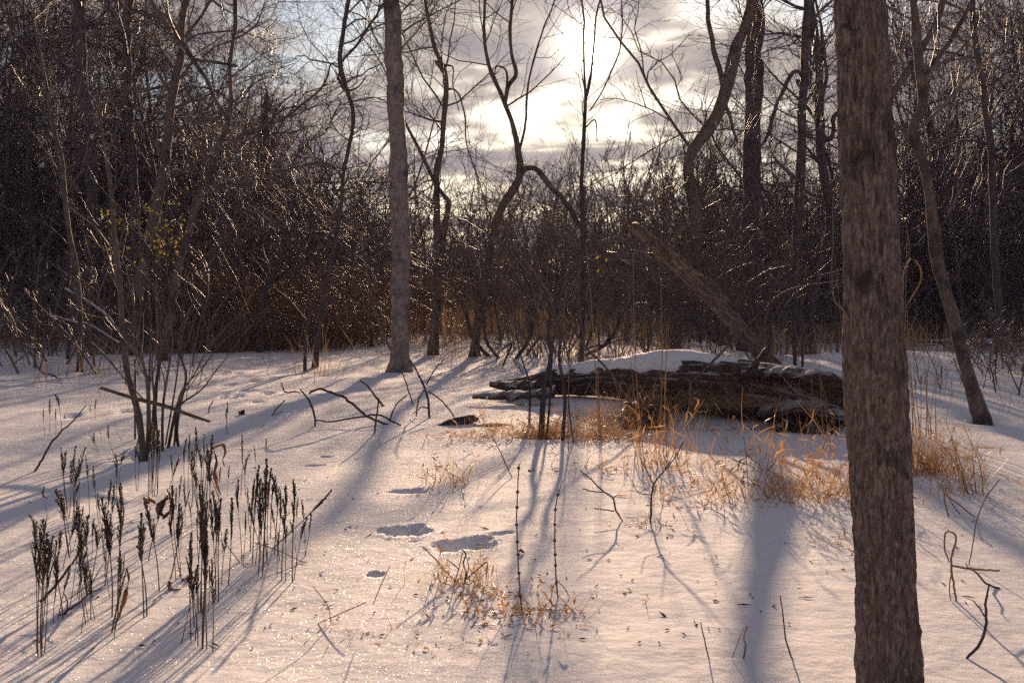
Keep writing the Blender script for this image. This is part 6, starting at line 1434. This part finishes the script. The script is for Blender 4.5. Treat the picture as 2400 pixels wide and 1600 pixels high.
# single bushes that stand apart
for i, (x, Y, h, fam, v, lab) in enumerate((
    (1190, 23.5, 2.2, 'spray', 0, 'arching shrub with glistening twigs just behind the arched tree'), (1300, 21.5, 2.0, 'spray', 1, 'arching shrub with glistening twigs left of the thin straight tree'),
    (1420, 20.0, 2.0, 'spray', 2, 'glistening arching shrub behind the slanting limb'), (1530, 24.0, 2.5, 'spray', 0, 'glistening arching shrub under the S-bent tree'),
    (1640, 20.5, 2.0, 'spray', 1, 'arching shrub right behind the leaning dead trunk'), (1790, 23.5, 2.3, 'spray', 2, 'arching shrub between thick trunk and slim trunk'),
    (1700, 26.0, 2.6, 'spray', 0, 'arching shrub around the thick trunk foot'), (1250, 27.0, 2.8, 'spray', 2, 'tall arching shrub behind the arched limb'),
    (1240, 21.5, 3.0, 'spray', 1, 'tall glistening shrub arching over the snow right of the arched tree'), (1480, 22.5, 3.2, 'spray', 2, 'tall glistening shrub arching left of the S-bent tree'),
    (1750, 20.5, 2.8, 'spray', 2, 'glistening shrub arching over the foot of the leaning dead log'), (1860, 24.5, 3.2, 'spray', 0, 'tall shrub with arching twigs behind the slim trunk'),
    (1150, 28.5, 4.2, 'spray', 0, 'tall twiggy shrub arching behind the arched tree'), (1280, 30.0, 4.6, 'spray', 2, 'tall twiggy shrub arching far behind the arched limb'), (1430, 29.0, 4.4, 'spray', 1, 'tall twiggy shrub arching right of the thin straight tree'), (1570, 30.5, 4.8, 'spray', 0, 'tall twiggy shrub arching far behind the S-bent tree'), (1680, 28.5, 4.4, 'spray', 2, 'tall twiggy shrub arching left of the thick trunk'), (1830, 29.5, 4.6, 'spray', 1, 'tall twiggy shrub arching far behind the slim trunk'),
    (1370, 30.0, 2.0, 'thicket', 1, 'lone twiggy bush on the snow beyond the thin straight tree'), (1590, 31.0, 2.2, 'thicket', 2, 'lone twiggy bush on the snow beyond the S-bent tree'), (1840, 30.0, 1.8, 'thicket', 0, 'lone twiggy bush on the snow beyond the slim trunk'),
    (600, 26.0, 2.6, 'bramble', 2, 'rounded sunlit bramble mound behind the fallen trunk'), (520, 26.5, 2.7, 'bramble', 3, 'rounded bramble mound behind the propped limb'),
    (790, 25.5, 1.9, 'bramble', 0, 'low reddish bramble mound left of the pale trunk foot'), (870, 26.5, 2.0, 'bramble', 1, 'low reddish bramble mound behind the pale trunk foot'), (1030, 29.0, 1.8, 'bramble', 2, 'low bramble mound behind the forked slender tree'),
    (430, 27.0, 2.6, 'tangle', 0, 'dark tangle behind the leaning brown trunk'), (130, 22.5, 2.6, 'thicket', 0, 'twiggy bush at the far left behind the pale stem'),
    (40, 17.0, 2.4, 'thicket', 1, 'twiggy bush filling the left picture edge'), (210, 25.0, 3.0, 'tangle', 1, 'dark vine tangle behind the pale left stem'),
    (2290, 16.0, 1.0, 'thicket', 2, 'low twiggy bush behind the crooked tree foot'), (2380, 13.5, 1.2, 'thicket', 0, 'low twiggy bush at the right picture edge'),
    (2180, 30.0, 3.6, 'tangle', 2, 'dark tangle behind the crooked tree'), (2330, 27.0, 4.6, 'tangle', 0, 'tall dark tangle at the right picture edge'), (2090, 34.0, 3.2, 'bramble', 3, 'bramble bush behind the near trunk'))):
    place('shrub', fam, v, x * 2400 / 2352, Y, h, 1.3 * i, lab, None, wide=1.15)

# ------------------------------------------------------------------ yellow-green leaves still on the vines
def leafy_vine(label, reg, spots, Y, n, seed, name='leafy_vine'):
    rng = np.random.default_rng(seed)
    pts = np.array([at(*Z(reg, x, y), Y + rng.uniform(-0.3, 0.3)) for x, y in spots])
    b0 = np.array([pts[0][0], Y, ground_at(pts[0][0], Y)])
    t = thing(name, label, 'vine', b0)
    P = resample(np.vstack([b0, pts]), 40) - b0
    link('stem', MB().tubes(P, np.linspace(0.010, 0.003, 40), 5).mesh('stem', M_TWIG), t)
    A, RA = spawn(P[None], np.full((1, 40), 0.006), rng, 40, 0.35, 0.99, (0.5, 1.3), N=6, up=-0.08, wig=0.25, rr=0.6, rmin=0.002, length=(0.2, 0.7))
    link('twigs', MB().tubes(A, RA, 3).mesh('twigs', M_TWIG), t)['kind'] = 'stuff'
    k = rng.integers(0, 40, n); j = rng.integers(1, 6, n); p = A[k, j] + rng.normal(size=(n, 3)) * 0.02
    mb = MB()
    d = rng.normal(size=(n, 3)) + np.array([0, 0, -0.8]); d /= np.linalg.norm(d, axis=1, keepdims=True)
    s = rng.normal(size=(n, 3)); s -= d * (s * d).sum(1, keepdims=True); s /= np.linalg.norm(s, axis=1, keepdims=True); nr = np.cross(d, s)
    L = rng.uniform(0.04, 0.075, n)[:, None]
    prof = [(0, 0, 0), (0.35, 0.26, 0.06), (0.7, 0.2, 0.05), (1, 0, -0.05), (0.7, -0.2, 0.05), (0.35, -0.26, 0.06), (0.5, 0, -0.03)]
    V = np.stack([p + d * L * a + s * L * b + nr * L * c for a, b, c in prof], 1)
    i = np.arange(n)[:, None] * 7
    tr = np.concatenate([np.stack([i[:, 0] + a, i[:, 0] + b, i[:, 0] + 6], -1) for a, b in ((0, 1), (1, 2), (2, 3), (3, 4), (4, 5), (5, 0))])
    mb.add(V, None, tr)
    o = link('leaves', mb.mesh('leaves', M_GREEN), t); o['kind'] = 'stuff'
leafy_vine('vine with yellow-green leaves climbing right of the leaning brown trunk', 'a', [(900, 1700), (930, 1560), (970, 1420), (1020, 1380), (1060, 1500), (960, 1600), (900, 1500), (960, 1300)], 15.5, 130, 1)
leafy_vine('vine with sparse yellow-green leaves left of the leaning brown trunk', 'a', [(640, 1650), (650, 1500), (700, 1350), (780, 1290), (740, 1420), (620, 1300), (560, 1420)], 15.0, 70, 2)
leafy_vine('small sprig of green leaves caught in the bramble beneath the sun', 'e', [(1700, 130), (1760, 80), (1830, 45)], 14.0, 9, 3)
leafy_vine('vine with drooping yellow-green leaves beside the S-bent tree', 'c', [(60, 1300), (40, 1180), (100, 1120), (230, 1060), (150, 1200)], 19.0, 34, 4)

# ------------------------------------------------------------------ brown meadow grass between the snow and the wood
def meadow():
    rng = np.random.default_rng(31)
    n = 110000
    x = rng.uniform(-200, 2600, n); Y = 10 + 37 * rng.uniform(0, 1, n) ** 0.8
    X = (x * 2400 / 2352 - 1200) / FPX * Y
    dn = np.zeros(n)
    def zone_d(a, b, y0, y1, v, soft=60):
        return v * sstep(a - soft, a + soft, x) * (1 - sstep(b - soft, b + soft, x)) * sstep(y0 - 1, y0 + 1, Y) * (1 - sstep(y1 - 1.5, y1 + 1.5, Y))
    dn += zone_d(430, 900, 23.5, 29, 1.5) + zone_d(640, 800, 16, 22, 0.35) + zone_d(900, 1270, 26, 34, 1.0) + zone_d(900, 1270, 21, 30, 0.12) + zone_d(1250, 1950, 15.5, 38, 0.38) + zone_d(1250, 1950, 28, 38, 0.4) + zone_d(-300, 430, 22, 34, 0.45) + zone_d(2040, 2700, 18.5, 40, 0.35) + zone_d(40, 330, 15.3, 18, 0.25) + zone_d(40, 330, 11, 16, 0.10) + zone_d(2060, 2400, 10.5, 18, 0.14) + zone_d(850, 1250, 19.5, 24, 0.10)
    cl = fbm(X * 0.8, Y * 0.55, seed=90, octs=3)
    keep = rng.uniform(0, 1, n) < dn * np.clip(0.05 + 1.8 * cl, 0, 1)
    X, Y, x = X[keep], Y[keep], x[keep]; n = len(X)
    N = 5
    P = np.zeros((n, N, 3)); P[:, 0] = np.column_stack([X, Y, base_height(X, Y) - 0.02])
    h = rng.uniform(0.35, 1.35, n) * np.clip(Y / 24.0, 0.4, 1.0) * np.where(x < 1250, 1.0, 0.8)
    az = rng.uniform(0, 6.28, n); el = np.abs(rng.normal(size=n)) * 0.25
    d = np.column_stack([np.cos(az) * np.sin(el), np.sin(az) * np.sin(el), np.cos(el)])
    cv = rng.uniform(0, 1, n)[:, None] ** 2
    for j in range(1, N):
        d = d + np.array([0, 0, -0.55]) * cv * j / N + rng.normal(size=(n, 3)) * 0.14; d /= np.linalg.norm(d, axis=1, keepdims=True)
        P[:, j] = P[:, j-1] + d * (h / (N - 1))[:, None]
    a = rng.uniform(0, math.pi, n); side = np.column_stack([np.cos(a), np.sin(a), np.zeros(n)])
    w = (rng.uniform(0.008, 0.018, n) * np.clip(Y / 24.0, 0.35, 1.0))[:, None] * np.array([1, 1, 1, 0.8, 0.3])[None]
    V = np.stack([P - side[:, None] * w[..., None] * 0.5, P + side[:, None] * w[..., None] * 0.5], 2)
    i = np.arange(n * N * 2).reshape(n, N, 2)
    mb = MB().add(V, np.stack([i[:, :-1, 0], i[:, :-1, 1], i[:, 1:, 1], i[:, 1:, 0]], -1).reshape(-1, 4))
    o = link('dry_meadow_grass', mb.mesh('dry_meadow_grass', M_GRASSB))
    tag(o, 'brown dry meadow grass standing in the snow before the wood', 'grass', kind='stuff')
meadow()

# ------------------------------------------------------------------ far-off wood on the hillside, one mass
def far_wood():
    rng = np.random.default_rng(55)
    fams = [v[2] for f in ('spread', 'fan') for v in TREES[f]]
    mb = MB()
    for (Y0, Y1, step) in ((68, 78, 66), (84, 105, 60)):
        x = -420.0
        while x < 2800:
            Y = rng.uniform(Y0, Y1); X = (x * 2400 / 2352 - 1200) / FPX * Y
            z0 = ground_at(X, Y)
            top = max(sky_y(x), 250) + rng.uniform(30, 130)
            h = np.clip(hgt(top, Y) - z0, 3.0, 16.0)
            s = h / 10.0; r = rng.uniform(0, 6.28); c, sn = math.cos(r), math.sin(r)
            for arr in fams[int(rng.integers(0, len(fams)))]:
                v, q, t = arr
                v = v * s; v = np.column_stack([v[:, 0] * c - v[:, 1] * sn + X, v[:, 0] * sn + v[:, 1] * c + Y, v[:, 2] + z0])
                mb.add(v, q, t)
            x += step * rng.uniform(0.6, 1.4)
    o = link('far_wood', mb.mesh('far_wood', M_TWIGD))
    tag(o, 'hazy mass of bare trees far off on the rising ground', 'wood', kind='stuff')
far_wood()

# ------------------------------------------------------------------ labels: tell look-alikes apart by their order
ORD = ['leftmost', 'second from left', 'third from left', 'fourth from left', 'fifth from left', 'sixth from left', 'seventh from left', 'eighth from left', 'ninth from left', 'tenth from left', 'eleventh from left', 'twelfth from left',
       'thirteenth from left', 'fourteenth from left', 'fifteenth from left', 'sixteenth from left', 'seventeenth from left', 'eighteenth from left', 'nineteenth from left', 'twentieth from left', 'twenty-first from left',
       'twenty-second from left', 'twenty-third from left', 'twenty-fourth from left', 'twenty-fifth from left', 'twenty-sixth from left', 'twenty-seventh from left', 'twenty-eighth from left', 'twenty-ninth from left', 'thirtieth from left', 'thirty-first from left', 'thirty-second from left', 'thirty-third from left', 'thirty-fourth from left', 'thirty-fifth from left', 'thirty-sixth from left', 'thirty-seventh from left', 'thirty-eighth from left', 'thirty-ninth from left', 'fortieth from left']
def order_labels():
    sets = {}
    for o in COL.objects:
        if o.parent is None and o.get('group') and o.get('label'): sets.setdefault((o['group'], o['label']), []).append(o)
    for (g, lab), obs in sets.items():
        if len(obs) < 2: continue
        obs.sort(key=lambda o: o.location.x / max(o.location.y, 0.1))
        for i, o in enumerate(obs):
            if i < len(ORD): o['label'] = f"{lab}, {ORD[i]}"
order_labels()

# ------------------------------------------------------------------ the air: thin winter haze
def haze():
    m, nt, N, L = new_mat('haze_air')
    v = N('ShaderNodeVolumePrincipled')
    v.inputs['Color'].default_value = (0.80, 0.72, 1.0, 1)
    v.inputs['Density'].default_value = 0.0005
    v.inputs['Anisotropy'].default_value = 0.15
    o = N('ShaderNodeOutputMaterial'); L(v.outputs[0], o.inputs['Volume'])
    lo, hi = np.array([-430.0, -430.0, -1.3]), np.array([430.0, 430.0, 26.0])
    c = np.array([[(lo, hi)[i][0], (lo, hi)[j][1], (lo, hi)[k][2]] for i in (0, 1) for j in (0, 1) for k in (0, 1)])
    mb = MB().add(c, [(0, 1, 3, 2), (4, 6, 7, 5), (0, 4, 5, 1), (2, 3, 7, 6), (0, 2, 6, 4), (1, 5, 7, 3)])
    o = link('haze', mb.mesh('haze', m, smooth=False))
    tag(o, 'thin pale winter haze hanging in the cold air', 'haze', kind='stuff')
haze()
